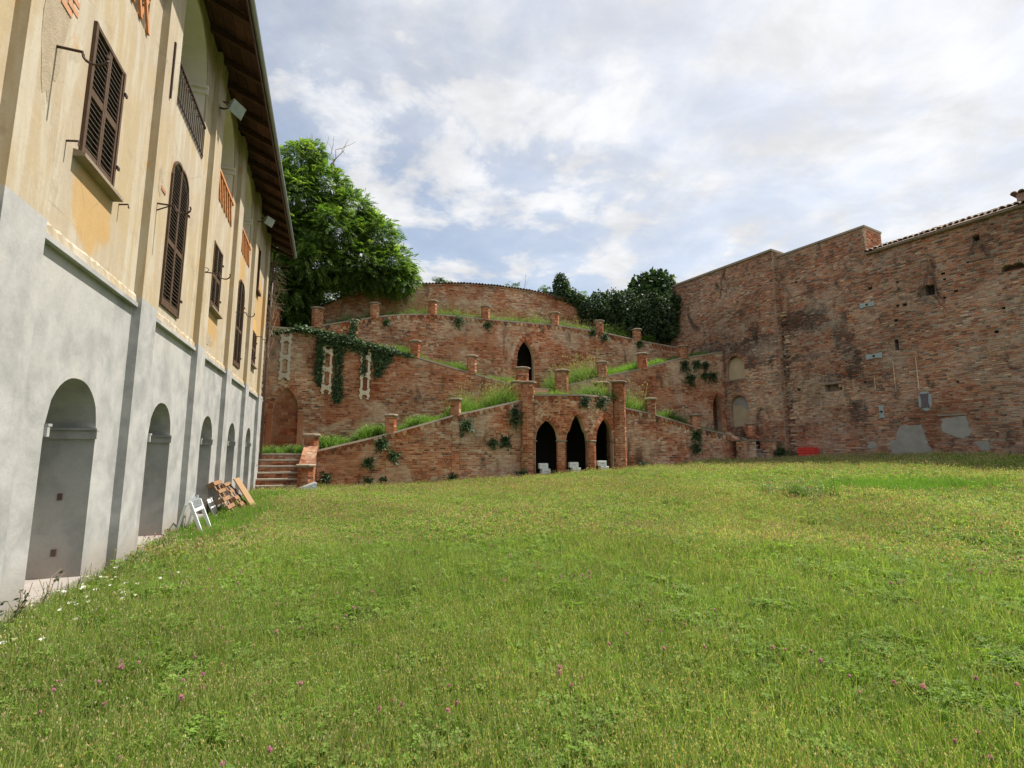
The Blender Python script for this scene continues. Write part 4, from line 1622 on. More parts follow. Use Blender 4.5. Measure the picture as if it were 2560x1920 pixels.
for o in (FR1, FR2):                       # walled-up openings: thin raised edges
    for x in (o.a0, o.a1):
        b = MB()
        b.box(fmBw, x - .02, x + .02, -.01, .04, o.zb, o.sp, PAL[7])
        b.build('blocked_edge', M['brick_r'], sb_)
b = MB()
b.box(fmBw, 5.42, 6.5, -.02, .06, 4.94, 5.02)
b.build('lintel', M['coping'], sb_)
b = MB()
b.box(fmBw, 10.1, 11.1, -.02, .045, 3.06, 3.14)
b.build('lintel', M['coping'], sb_)
b = MB()
for x in (10.22, 10.32, 10.42):
    b.tube([fmBw(x, -.15, 8.36), fmBw(x, -.15, 8.8)], .01, 5)
b.build('window_bar', M['iron'], sb_)
voussoirs(sb_, fmBw, W1, 9, .1, .03, M['brick_r'], pal=P_RIGHT)
voussoirs(sb_, fmBw, ARC, 14, .12, .03, M['brick_r'], pal=P_RIGHT)
b = MB()
b.box(fmBw, 3.2, 8.06, -1.6, .07, 12.425, 12.53)
b.build('coping_slab', M['coping'], sb_)
# return face of the higher part, above the tiles
fe2 = lambda a, dep, z: rw(8.02 + dep, -.5 - a, z)
slab(fe2, 0, 1.6, lambda a: 10.6, lambda a: 12.42, .1, [], cf=lambda a, z: MORTAR).build('return_wall', M['brick_r'], sb_)
lay_bricks(sb_, fe2, .02, 1.55, lambda a: 10.7, lambda a: 12.42, [], M['brick_clean'], P_CLEAN, single=0)
# tiled eave over the lower part
b = MB()
b.hexa([fmBw(8.02, -.3, 10.985), fmBw(17, -.3, 10.985), fmBw(17, -.3, 11.1), fmBw(8.02, -.3, 11.1),
        fmBw(8.03, .16, 10.985), fmBw(17, .16, 10.985), fmBw(17, .16, 11.06), fmBw(8.03, .16, 11.06)])
b.build('eave_board', M['coping'], sb_)
for k, (off, z) in enumerate(((.30, 11.08), (-.05, 11.22), (-.40, 11.36))):
    a = 8.12
    while a < 15.5:
        if R.random() > .03:
            tile_at(sb_, fmBw(a, off + R.uniform(-.03, .03), z + R.uniform(-.012, .012)), -dR, -nR, .16, .44, 1.05 + R.uniform(-.06, .06))
        a += .205
b = MB()
b.hexa([fmBw(8.02, .2, 11.07), fmBw(17, .2, 11.07), fmBw(17, -5, 13.1), fmBw(8.02, -5, 13.1), fmBw(8.02, .2, 11.0), fmBw(17, .2, 11.0), fmBw(17, -5, 13.0), fmBw(8.02, -5, 13.0)])
b.build('roof', M['tile'], sb_)
ch = MB()
ch.box(fmBw, 13.3, 14.3, -1.2, -.4, 11.2, 11.75, PAL[9])
cho = ch.build('chimney', M['brick_r'], sb_)
for i in range(5):
    tile_at(sb_, fmBw(13.25 + i * .22, -.32, 11.78), -dR, -nR, .05, .95, 1.1, 'chimney_tile')


def plate(r0, r1, z0, z1, label, framed=False):
    p = thing('anchor_plate', label, 'anchor plate', fmBw((r0 + r1) / 2, .03, z0), 'metal anchor plates on the castle wall')
    cx, cz, w, h = (r0 + r1) / 2, (z0 + z1) / 2, (r1 - r0) / 2, (z1 - z0) / 2
    k = .12
    if w > h:
        sh = [(-1, -1), (-.5, -.78), (0, -.72), (.5, -.78), (1, -1), (.94, 0), (1, 1), (.5, .78), (0, .72), (-.5, .78), (-1, 1), (-.94, 0)]
    else:
        sh = [(-1, -1), (0, -.94), (1, -1), (.78, -.5), (.72, 0), (.78, .5), (1, 1), (0, .94), (-1, 1), (-.78, .5), (-.72, 0), (-.78, -.5)]
    b = MB()
    b.prism([fmBw(cx + x * w, .035, cz + y * h) for x, y in sh], nR * .025)
    b.build('plate', M['plate_dark' if framed else 'plate'], p)
    if framed:
        jag = [(math.cos(w_) * R.uniform(1.2, 1.45), math.sin(w_) * R.uniform(1.15, 1.35)) for w_ in np.linspace(0, 6.28, 20)[:-1]]
        b = MB()
        b.prism([fmBw(cx + x * w * 1.15, .006, cz + y * h * 1.1) for x, y in jag], nR * .026)
        b.build('mortar_bed', M['plate'], p)
    else:
        b = MB()
        b.tube([fmBw(cx, .06, cz), fmBw(cx, .10, cz)], .05, 8)
        b.build('bolt', M['iron'], p)


plate(7.52, 8.16, 8.44, 8.70, 'highest grey anchor plate, lying level on the castle wall')
plate(7.58, 8.28, 5.90, 6.18, 'grey anchor plate lying level in the middle of the castle wall')
plate(7.90, 8.14, 3.10, 3.70, 'grey anchor plate set upright low on the castle wall')
plate(9.55, 9.88, 3.45, 4.08, 'dark upright plate bedded in grey mortar on the castle wall', True)

# ------------------------------------------------------------------ foliage
def unit(v):
    return v / np.maximum(np.linalg.norm(v, axis=-1, keepdims=True), 1e-9)


def leaf_cards(P, D, N, L, Wd, cols):
    """one kite-shaped leaf per row: base P, direction D, face normal about N"""
    D = unit(D)
    Sd = unit(np.cross(D, N))
    L = np.asarray(L).reshape(-1, 1)
    Wd = np.asarray(Wd).reshape(-1, 1)
    N2 = np.cross(Sd, D)
    a = P
    b = P + D * L * .45 + Sd * Wd * .5 + N2 * L * .06
    c = P + D * L
    d_ = P + D * L * .45 - Sd * Wd * .5 + N2 * L * .06
    v = np.stack([a, b, c, d_], 1).reshape(-1, 3)
    f = np.arange(len(P) * 4).reshape(-1, 4)
    return v, f, cols


def fw_np(s, t, z):
    o, a, b = np.array(O), np.array(sF), np.array(dF)
    return o + np.asarray(s)[:, None] * a + np.asarray(t)[:, None] * b + np.stack([np.zeros_like(z), np.zeros_like(z), z], 1)


def blob_points(blobs, n, shell=.55):
    """points spread through a set of round clumps (world centre, radius), mostly near their outsides"""
    C = np.array([tuple(b[0]) for b in blobs])
    Rr = np.array([b[1] for b in blobs], float)
    Rr = Rr if Rr.ndim == 2 else np.repeat(Rr[:, None], 3, 1)
    w = Rr.prod(1) ** (2 / 3)
    k = rng.choice(len(blobs), n, p=w / w.sum())
    dr_ = unit(rng.normal(size=(n, 3)))
    q = shell + (1 - shell) * rng.random((n, 1)) ** .7
    q *= 1 + .16 * np.sin(dr_[:, :1] * 5 + k[:, None]) * np.sin(dr_[:, 1:2] * 6 + k[:, None] * 2) + .1 * rng.normal(size=(n, 1)) * (rng.random((n, 1)) < .25)
    return C[k] + dr_ * Rr[k] * q, dr_, k


def mixcol(n, cols, jitter=.18):
    c = np.array(cols)[rng.integers(0, len(cols), n)]
    return np.clip(c * (1 + jitter * rng.normal(size=(n, 1))), .004, 1)


def simple_foliage(name, blobs, n, L, W_, cols, mat, parent, shell=.5, droop=.2, kind=None):
    P, Dr, k = blob_points(blobs, n, shell)
    D = unit(Dr * .6 + rng.normal(size=(n, 3)) * .7 + np.array([0, 0, -droop]))
    N = unit(Dr + rng.normal(size=(n, 3)) * .6 + np.array([0, 0, .5]))
    sz = rng.uniform(.7, 1.25, n)
    v, f, c = leaf_cards(P, D, N, L * sz, W_ * sz, mixcol(n, cols))
    return np_object(name, v, f, c, mat, parent, kind)


def pinnate(name, P, D, n_pairs, axis, L, W_, cols, mat, parent):
    """compound leaves: pairs of leaflets along a drooping rib"""
    n = len(P)
    D = unit(D)
    Sd = unit(np.cross(D, np.array([0, 0, 1.0]) + rng.normal(size=(n, 3)) * .3))
    N = np.cross(Sd, D)
    Vs, Fs, Cs = [], [], []
    base = mixcol(n, cols)
    ax = axis * rng.uniform(.7, 1.25, n)[:, None]
    cnt = 0
    for i in range(n_pairs):
        f = (i + .7) / n_pairs
        q = P + D * ax * f + np.array([0, 0, -1.0]) * ax * .35 * f * f
        for sgn in (-1, 1):
            d2 = unit(D * .75 + Sd * sgn * .9 + np.array([0, 0, -.35]))
            k = 1 - .35 * abs(f - .45)
            v, fa, c = leaf_cards(q, d2, N + rng.normal(size=(n, 3)) * .25, np.full(n, L * k), np.full(n, W_ * k), base)
            Vs.append(v)
            Fs.append(fa + cnt)
            cnt += len(v)
            Cs.append(c)
    q = P + D * ax + np.array([0, 0, -1.0]) * ax * .35
    v, fa, c = leaf_cards(q, unit(D + np.array([0, 0, -.5])), N, np.full(n, L), np.full(n, W_), base)
    Vs.append(v), Fs.append(fa + cnt), Cs.append(c)
    return np_object(name, np.concatenate(Vs), np.concatenate(Fs), np.concatenate(Cs), mat, parent)


def limb(mb, p, q, r0, r1, wob=.15, n=7):
    p, q = Vector(p), Vector(q)
    pts, rs = [], []
    L = (q - p).length
    for i in range(n):
        f = i / (n - 1)
        x = p.lerp(q, f) + Vector((R.uniform(-1, 1), R.uniform(-1, 1), R.uniform(-.5, .5))) * wob * L * .12 * math.sin(math.pi * f) + ZV * (.08 * L * math.sin(math.pi * f))
        pts.append(x)
        rs.append(r0 + (r1 - r0) * f)
    mb.tube(pts, rs, 7)


# the big tree behind the villa's end
tr = thing('acacia_tree', 'big leafy green tree rising behind the end of the villa', 'tree', fw(-.3, 6.9, 7.8))
TB = [(-.1, 6.8, 18.7, 1.25), (-1.9, 7, 17.4, 1.6), (1.35, 6.6, 17.3, 1.25), (-3.6, 7, 15.6, 2.0), (-.2, 6.4, 16.0, 1.8), (2.9, 6.5, 15.9, 1.25), (4.3, 6.4, 14.4, 1.35),
      (1.9, 6.0, 14.2, 1.7), (-1.3, 6.2, 13.6, 1.9), (5.3, 6.3, 12.6, 1.35), (3.7, 5.9, 12.3, 1.5), (1.0, 5.9, 12.0, 1.6), (-1.4, 6, 11.2, 1.7), (5.7, 6.1, 11.6, 1.0), (4.4, 6.2, 11.7, .95),
      (2.6, 6.2, 11.9, 1.1), (-.2, 6.3, 10.2, 1.3), (-1.2, 6.4, 9.3, 1.2), (-4, 7, 12.5, 2.2), (-.3, 6.6, 8.9, 1.0), (.4, 6.5, 9.3, .8), (-2.4, 6.8, 8.6, 1.2), (-2.6, 6.6, 10.8, 1.8), (.3, 6.6, 14.2, 1.7), (.5, 7.0, 19.4, .7), (.2, 8.8, 10.3, 1.3), (1.6, 8.9, 11.0, 1.3), (3.2, 8.9, 11.9, 1.1), (3.7, 6.4, 15.2, .8), (6.2, 6.3, 11.9, .7)]
tb = MB()
base = fw(-.3, 6.9, 7.6)
fork = fw(-.1, 6.8, 10.5)
limb(tb, base, fork, .42, .32, .2)
for s_, t_, z_, r_ in TB:
    limb(tb, fork + ZV * R.uniform(-.5, 1.5), fw(s_, t_ + .2, z_), .12, .025, .6)
tb.build('trunk', M['bark'], tr)
tw = MB()
for k in range(7):
    p = fw(1.0 + R.uniform(-.5, .8), 6.6, 18.1)
    q = p + sF * R.uniform(-.6, 1.6) + ZV * R.uniform(1.0, 2.6)
    limb(tw, p, q, .03, .006, .8)
    limb(tw, p.lerp(q, .6), p.lerp(q, .6) + sF * R.uniform(-.5, .7) + ZV * R.uniform(.3, .7), .012, .004, .6, 4)
tw.build('dead_branches', M['twig'], tr, 'stuff')
TBw = [(fw(s_, t_, z_), (r_ * 1.0, r_ * .95, r_ * .8)) for s_, t_, z_, r_ in TB]
n = 19000
P, Dr, k = blob_points(TBw, n, .4)
D = unit(Dr * .8 + rng.normal(size=(n, 3)) * .45 + np.array([.15, -.1, -.25]))
pinnate('crown', P, D, 5, .42, .20, .068, [(.10, .175, .035), (.14, .22, .045), (.07, .13, .028), (.20, .28, .065), (.055, .105, .025), (.085, .15, .032)], M['leaf'], tr)

IVYC = [(.042, .08, .032), (.056, .10, .036), (.072, .125, .044), (.03, .06, .026), (.105, .155, .06)]
GRNC = [(.06, .12, .025), (.08, .15, .03), (.045, .09, .02), (.10, .17, .04)]

h_ = thing('ivy_hedge', 'dark rounded mass of ivy overgrowing the upper terrace below the castle wall', 'hedge', fw(21.5, 6.6, 8.6))
HB = [(18.5, 7.5, 11.0, .8), (19.2, 7.2, 11.25, 1.1), (20.3, 7.0, 11.15, 1.35), (21.4, 6.7, 11.25, 1.4), (22.4, 6.4, 11.0, 1.5), (23.3, 6.0, 10.9, 1.35), (23.6, 5.8, 9.9, .9),
      (20.9, 6.6, 10.2, 1.0), (22.3, 6.2, 10.0, 1.0), (23.9, 5.7, 11.5, .9), (19.9, 7.1, 10.2, .9)]
hb = MB()
for s_, t_, z_, r_ in HB:
    limb(hb, fw(s_, t_ + .3, 8.4), fw(s_, t_, z_), .06, .02, .8)
hb.build('stems', M['bark'], h_, 'stuff')
simple_foliage('foliage', [(fw(s_, t_, z_), r_) for s_, t_, z_, r_ in HB], 26000, .17, .13, IVYC, M['ivy'], h_, .72, .35)

f_ = thing('fig_tree', 'small fig tree with broad leaves against the top of the castle wall', 'tree', fw(22.8, 6.9, 9))
FB = [(22.3, 6.8, 13.0, .75), (23.2, 6.5, 13.3, .8), (23.9, 6.2, 13.1, .75), (21.9, 6.9, 12.6, .5), (23.4, 6.4, 12.6, .9), (24.1, 6.0, 12.5, .6), (22.7, 6.7, 13.6, .45), (23.6, 6.4, 13.75, .45)]
fb = MB()
limb(fb, fw(22.8, 6.9, 8.6), fw(23, 6.6, 11.8), .14, .08, .4)
for s_, t_, z_, r_ in FB:
    limb(fb, fw(23, 6.6, 11.6), fw(s_, t_, z_), .05, .012, .7)
fb.build('trunk', M['bark'], f_)
simple_foliage('crown', [(fw(s_, t_, z_), r_) for s_, t_, z_, r_ in FB], 2100, .30, .25, [(.03, .065, .022), (.04, .085, .025), (.06, .12, .03), (.09, .16, .04)], M['ivy'], f_, .45, .4)

s1 = thing('ivy_column', 'dark cone of ivy growing on the end of the highest wall', 'shrub', fw(16.9, 7.9, 11.6))
sb = MB()
sb.tube([fw(16.9, 7.9, 11.0), fw(16.85, 7.9, 12.4), fw(16.8, 7.85, 13.6)], [.09, .07, .02], 6)
sb.build('stem', M['bark'], s1)
simple_foliage('foliage', [(fw(s_, t_, z_), r_) for s_, t_, z_, r_ in ((16.9, 7.8, 12.2, .7), (16.75, 7.8, 12.9, .55), (16.7, 7.8, 13.4, .36), (17.5, 7.8, 12.0, .65), (17.9, 7.7, 11.7, .6), (16.3, 7.8, 12.0, .45))],
               5200, .15, .12, IVYC, M['ivy'], s1, .6, .35)


def sapling(s, t, z, h, n, label, cols=GRNC, L=.24, spread=.5, name='sapling'):
    p = thing(name, label, 'sapling', fw(s, t, z))
    mb = MB()
    tops = []
    for k in range(n):
        q = fw(s + R.uniform(-spread, spread), t + R.uniform(-.2, .2), z + h * R.uniform(.65, 1))
        limb(mb, fw(s, t, z), q, .016, .005, .5, 5)
        tops.append(q)
    mb.build('stem', M['twig'], p)
    Ps, Ds = [], []
    for q in tops:
        for _ in range(9):
            f = R.uniform(.45, 1)
            x = fw(s, t, z).lerp(q, f)
            Ps.append(tuple(x))
            Ds.append((R.uniform(-1, 1), R.uniform(-1, 1), R.uniform(-.1, .7)))
    pinnate('leaves', np.array(Ps), np.array(Ds), 4, .3, L * .6, L * .22, cols, M['leaf'], p)


sapling(8.6, 8.1, 12.0, .75, 7, 'low sprig of dark leaves on the highest wall left of centre', IVYC, .26, .8)
sapling(13.3, 8.2, 12.0, 1.0, 4, 'young sprig rising behind the tiles right of centre on the highest wall')
sapling(15.6, 8.0, 11.9, .9, 5, 'leafy sprig beside the dark ivy cone', GRNC, .26, .6)
sapling(18.2, 7.6, 11.4, 1.1, 5, 'bright sprig between the ivy cone and the ivy hedge', [(.12, .2, .05), (.10, .18, .04)], .26, .4)
sapling(19.4, 5.8, 8.75, 1.0, 4, 'pale leaved seedling behind the upper terrace piers', [(.12, .2, .06)], .26, .4)
sapling(20.1, 5.7, 8.65, 1.5, 3, 'tallest seedling behind the upper terrace piers, in front of the hedge', [(.14, .24, .06)], .3, .25)
sapling(22.0, 5.6, 8.35, 1.0, 5, 'bright seedling on the upper terrace near the castle wall', [(.16, .27, .05)], .34, .5)
mb = MB()
limb(mb, fw(14.25, 8.2, 11.6), fw(14.3, 8.2, 13.6), .02, .006, .3)
for k in range(5):
    z = 12.6 + k * .18
    mb.tube([fw(14.28, 8.2, z), fw(14.28 + R.uniform(-.25, .25), 8.2, z + .2)], .006, 4)
mb.build('bare_twig', M['twig'], None, None, False, 'single bare twig standing up behind the highest wall', 'twig')

# dry creeper on the villa's far corner
cp = thing('dry_creeper', 'tangle of dry leafless creeper on the far corner of the villa', 'creeper', bw(UEND, .1, 6.5))
mb = MB()
for k in range(95):
    z = R.uniform(6.6, 9.7)
    p = bw(UEND + R.uniform(-.1, .1), .05, z)
    q = p + nB * R.uniform(.15, .75) + dB * R.uniform(-.2, .4) + ZV * R.uniform(-.7, .6)
    limb(mb, p, q, .008, .003, 1.6, 5)
for k in range(9):
    limb(mb, bw(UEND + .02, .06, 4 + R.uniform(0, 1)), bw(UEND + R.uniform(-.1, .2), .1 + R.uniform(0, .2), 9.5), .015, .006, .5, 8)
mb.build('creeper_twigs', M['twig'], cp, 'stuff')

# ivy trailing over the left retaining wall
iv = thing('ivy_trail', 'dark glossy ivy trailing over the coping and hanging in strands on the brick wall', 'ivy', fw(3.5, 1.9, 7))
ivp = []


def ivy_seg(a0, z0, a1, z1, n, sd, dep=.12):
    f = rng.random(n)
    a = a0 + (a1 - a0) * f + rng.normal(size=n) * sd
    z = z0 + (z1 - z0) * f + rng.normal(size=n) * sd * .8
    t = 2.0 - rng.random(n) * dep - .03
    ivp.append((a, t, z))


ivy_seg(-.3, 7.1, 1.2, 7.42, 260, .05)
ivy_seg(.9, 7.42, 2.2, 7.18, 700, .09, .3)
ivy_seg(2.0, 7.15, 3.6, 6.9, 1000, .13, .35)
ivy_seg(2.1, 6.85, 3.1, 6.6, 420, .16, .25)
ivy_seg(3.5, 6.85, 5.5, 6.5, 1000, .10, .3)
ivy_seg(5.3, 6.5, 6.35, 6.32, 220, .045)
ivy_seg(1.95, 6.9, 1.98, 4.75, 620, .085)
ivy_seg(2.05, 6.4, 1.98, 5.4, 200, .12)
ivy_seg(2.8, 6.6, 2.85, 3.95, 900, .085)
ivy_seg(2.82, 5.0, 2.85, 4.2, 250, .11)
ivy_seg(3.4, 6.75, 3.95, 6.4, 260, .11)
ivy_seg(4.02, 6.6, 3.98, 5.25, 260, .06)
ivy_seg(4.55, 6.5, 4.7, 5.3, 520, .11)
ivy_seg(4.85, 6.4, 4.9, 5.7, 260, .10)
ivy_seg(5.2, 6.4, 5.2, 6.0, 120, .08)
ivy_seg(3.35, 7.0, 3.5, 7.95, 360, .10, .3)
a, t, z = (np.concatenate(x) for x in zip(*ivp))
n = len(a)
P = fw_np(a, t, z)
D = unit(rng.normal(size=(n, 3)) * .6 + np.array([0, 0, -.7]))
N = unit(rng.normal(size=(n, 3)) * .5 - np.array(dF) * 1.0 + np.array([0, 0, .55]))
sz = rng.uniform(.6, 1.2, n)
v, f, c = leaf_cards(P, D, N, .13 * sz, .11 * sz, mixcol(n, IVYC))
np_object('ivy_leaves', v, f, c, M['ivy'], iv)
mb = MB()
for a0, z0, a1, z1 in ((-.3, 7.1, 2.2, 7.15), (2, 7.1, 6, 6.4), (2.0, 6.9, 2.0, 4.8), (2.8, 6.6, 2.85, 4.1), (4.0, 6.5, 4, 5.2), (4.7, 6.5, 4.75, 5.2)):
    for k in range(2):
        limb(mb, fw(a0 + R.uniform(-.1, .1), 1.93, z0), fw(a1 + R.uniform(-.1, .1), 1.93, z1), .014, .006, .5, 8)
mb.build('ivy_stems', M['twig'], iv, 'stuff')

# plants rooted in the brickwork
WP = [(4.92, -.05, 1.98, .30, 'below the first pier of the left ramp wall'), (5.44, -.05, 1.42, .24, 'halfway down the left ramp wall, right of its first strip'), (4.36, -.05, 1.13, .2, 'on the left ramp wall, left of its first strip'),
      (2.62, -.05, .5, .2, 'at the foot of the ramp wall beside the steps'), (4.39, -.05, .3, .14, 'small, at the foot of the left ramp wall'), (5.07, -.05, .33, .12, 'tiny, at the foot of the first brick strip'),
      (8.72, -.06, 2.85, .33, 'bushy, hanging right of the second pier on the left ramp wall'), (11.04, -.3, 3.5, .3, 'dense, hanging beside the left portal post'), (11.07, -.3, 3.1, .2, 'small, under the tuft beside the left portal post'),
      (10.01, -.06, 2.01, .2, 'star shaped, the left one of the pair near the portal'), (10.61, -.06, 2.12, .27, 'star shaped, the right one of the pair near the portal'), (8.13, -.06, .4, .16, 'at the foot of the second brick strip'),
      (21.22, -.06, 2.5, .32, 'hanging from the right ramp wall coping'), (21.18, -.06, 1.78, .24, 'star shaped, lower on the right ramp wall'), (11.3, -.5, .55, .25, 'at the foot of the left portal post'),
      (17.85, -.1, .85, .22, 'at the foot of the right ramp wall'), (24.1, -.2, 2.0, .35, 'at the end of the right ramp wall by the shaded steps'), (14.3, -1.2, 4.05, .24, 'dark, hanging over the middle of the portal frieze'),
      (15.25, -1.05, 4.02, .3, 'dark, hanging over the right of the portal frieze'), (22.12, 1.93, 6.7, .28, 'dark, topmost on the shaded retaining wall'), (22.45, 1.93, 5.9, .36, 'long and dark in the middle of the shaded retaining wall'),
      (22.97, 1.93, 6.8, .25, 'dark, just under the coping of the shaded retaining wall'), (23.57, 1.93, 6.72, .2, 'small, high on the shaded retaining wall near the corner'), (24.05, 1.93, 6.1, .27, 'dark, nearest the corner on the shaded retaining wall'),
      (23.48, 1.93, 6.1, .17, 'small, between the long tuft and the corner on the shaded wall'), (9.15, 4.93, 9.2, .28, 'round, below the upper terrace coping'), (10.89, 4.93, 9.02, .2, 'flat, below the upper terrace coping left of the gothic door'),
      (5.06, 4.93, 8.78, .14, 'small, high on the left of the upper terrace wall'), (17.65, 4.93, 9.02, .2, 'below the upper terrace coping right of the gothic door'), (18.5, 4.93, 8.8, .22, 'under the fifth pier of the upper terrace'),
      (20.96, 4.93, 8.5, .2, 'under the upper terrace pier near the hedge'), (25.45, -1.3, 1.6, .36, 'dark upright, against the right block of the shaded steps')]
for s_, t_, z_, r_, where in WP:
    p = thing('wall_plant', 'dark tuft of leaves ' + where, 'plant', fw(s_, t_, z_), 'plants rooted in the brick walls')
    n = int(1500 * r_)
    c = np.array(fw(s_, t_ - r_ * .25, z_))
    dd = unit(rng.normal(size=(n, 3)) + np.array([0, 0, -.15]))
    ln = rng.random((n, 1)) ** .6
    lob = 1 + .55 * np.sin(np.arctan2(dd[:, 2:3], dd[:, 0:1]) * 4 + s_ * 7) + .3 * np.sin(np.arctan2(dd[:, 2:3], dd[:, 0:1]) * 9 + s_ * 3)
    P = c + dd * ln * r_ * lob * np.array([1, .5, 1.0]) + np.array([0, 0, -1]) * (ln ** 2) * r_ * (.3 + .5 * ((s_ * 3.7) % 1))
    D = unit(dd + rng.normal(size=(n, 3)) * .5 + np.array([0, 0, -.2]))
    v, f, cc = leaf_cards(P, D, unit(rng.normal(size=(n, 3)) * .5 - np.array(dF) + np.array([0, 0, .8])), rng.uniform(.07, .14, n), rng.uniform(.045, .08, n), mixcol(n, IVYC + [(.06, .1, .04)]))
    np_object('tuft_leaves', v, f, cc, M['ivy'], p)
    mb = MB()
    for k in range(6):
        q = Vector(tuple(c)) + Vector((R.uniform(-1, 1), R.uniform(-.4, .2), R.uniform(-1, .8))) * r_ * .8
        limb(mb, fw(s_, t_ + .06, z_), q, .008, .003, .6, 4)
    mb.build('stems', M['twig'], p)

# ------------------------------------------------------------------ stone lattices on the left retaining wall
def lattice(a0, a1, z1, units, label, first=True):
    p = thing('stone_lattice', label, 'stone lattice', fw((a0 + a1) / 2, 1.95, z1 - 1), 'pale pierced stone strips on the brick wall')
    w = (a1 - a0) / 2
    ac = (a0 + a1) / 2
    z = z1
    fm = lambda a, dep, zz: fw(a, 1.97 - dep, zz)
    for i in range(units):
        b = MB()                            # a cross-shaped block with scooped ends, then two slim bars
        q = w * .42
        sh = [(-1, 0), (-.55, 0), (-.5, .05), (-.2, .12), (.2, .12), (.5, .05), (.55, 0), (1, 0), (1, -.12), (.86, -.17), (.86, -.26), (1, -.31), (1, -.43), (.55, -.43), (.5, -.38), (.2, -.31), (-.2, -.31), (-.5, -.38), (-.55, -.43), (-1, -.43), (-1, -.31), (-.86, -.26), (-.86, -.17), (-1, -.12)]
        sh = [(x, y if not (abs(x) < .53 and y > 0) else -y) for x, y in sh]
        out = [fm(ac + x * w, .0, z + y) for x, y in sh]
        b.prism(out, -dF * .075)
        bo = b.build('block', M['stone'], p)
        for sx in (-.22, .22):
            d_ = MB()
            cc = fm(ac + sx * w, .075, z - .215)
            rs = [[cc + sF * r * math.cos(t_) + ZV * r * math.sin(t_) - dF * hh for t_ in np.linspace(0, 6.283, 9)[:-1]] for r, hh in ((.03, 0), (.026, .02), (.01, .03))]
            for A_, B_ in zip(rs, rs[1:]):
                for k in range(8):
                    d_.poly([A_[k], A_[(k + 1) % 8], B_[(k + 1) % 8], B_[k]])
            d_.poly(rs[-1])
            d_.build('boss', M['stone'], bo)
        if i < units - 1 or not first:
            for sx in (-1, 1):
                d_ = MB()
                x0, x1 = sorted((ac + sx * w * .82, ac + sx * w * .42))
                hl = .44 if i < units - 1 else .1
                d_.box(fm, x0, x1, .004, .068, z - .432 - hl, z - .434)
                d_.build('bar', M['stone'], p)
        z -= .875
    if True:
        for sx in (-1, 1):
            d_ = MB()
            x0, x1 = sorted((ac + sx * w * .82, ac + sx * w * .42))
            d_.box(fm, x0, x1, .004, .068, z1 + .002, z1 + .22)
            d_.build('bar', M['stone'], p)


lattice(.19, .70, 7.05, 3, 'pale pierced stone strip above the blocked doorway, clear of ivy')
lattice(2.08, 2.56, 6.55, 3, 'pale pierced stone strip partly hidden between two ivy strands', False)
lattice(3.83, 4.33, 6.35, 3, 'pale pierced stone strip farthest from the villa, with ivy on its top', False)

# ------------------------------------------------------------------ things standing about
def block(s, t, z, rz, label):
    p = thing('white_block', label, 'block', fw(s, t, z), 'white blocks stacked in the portal arches')
    w, d_, h = .42, .3, .255
    e = sF * math.cos(rz) + dF * math.sin(rz)
    g = -sF * math.sin(rz) + dF * math.cos(rz)
    c = fw(s, t, z)
    fm = lambda a, dep, zz: c + e * a + g * dep + ZV * zz
    b = MB()
    i = .012
    lo = [(-w / 2, -d_ / 2), (w / 2, -d_ / 2), (w / 2, d_ / 2), (-w / 2, d_ / 2)]
    prof = ((i, 0), (0, i), (0, h - i), (i, h))
    rs = [[fm(x - math.copysign(k, x), y - math.copysign(k, y), zz) for x, y in lo] for k, zz in prof]
    for A_, B_ in zip(rs, rs[1:]):
        for q in range(4):
            b.poly([A_[q], A_[(q + 1) % 4], B_[(q + 1) % 4], B_[q]])
    b.poly(rs[-1])
    b.poly(rs[0][::-1])
    b.build('body', M['foam'], p)
    b = MB()
    b.box(fm, -.1, .08, -d_ / 2 - .004, -d_ / 2 + .01, h * .5, h * .5 + .012)
    b.build('slot', M['iron'], p)


for i, (s_, nm) in enumerate(((12.36, 'left'), (13.72, 'middle'), (15.30, 'right'))):
    t_ = tpor(s_) - .02
    z_ = .50 + i * .05
    block(s_ + .06, t_, z_, .05, 'lower white block of the stack in the %s arch' % nm)
    block(s_ - .04, t_ + .02, z_ + .257, -.08, 'upper white block of the stack in the %s arch' % nm)

# red crate by the castle wall
p = thing('plastic_crate', 'red plastic crate lying on its side at the foot of the castle wall', 'crate', rw(4.65, 0, 1.15))
g0 = gfr(4.65, .1) + .16
fm = lambda a, dep, z: rw(4.25 + a, dep - .35, g0 + z)
b = MB()
b.box(fm, 0, .82, 0, .42, 0, .03)
b.box(fm, 0, .82, 0, .42, .42, .45)
b.box(fm, 0, .03, 0, .42, .03, .42)
b.box(fm, .79, .82, 0, .42, .03, .42)
b.box(fm, .03, .79, 0, .03, .03, .42)
b.build('shell', M['red'], p)
for z0, z1 in ((.03, .14), (.16, .28), (.30, .42)):
    b = MB()
    b.box(fm, .032, .788, .39, .41, z0, z1)
    b.build('side_slat', M['red'], p)
b = MB()
b.box(fm, -.05, .0, .12, .3, .26, .34)
b.build('handle', M['red'], p)

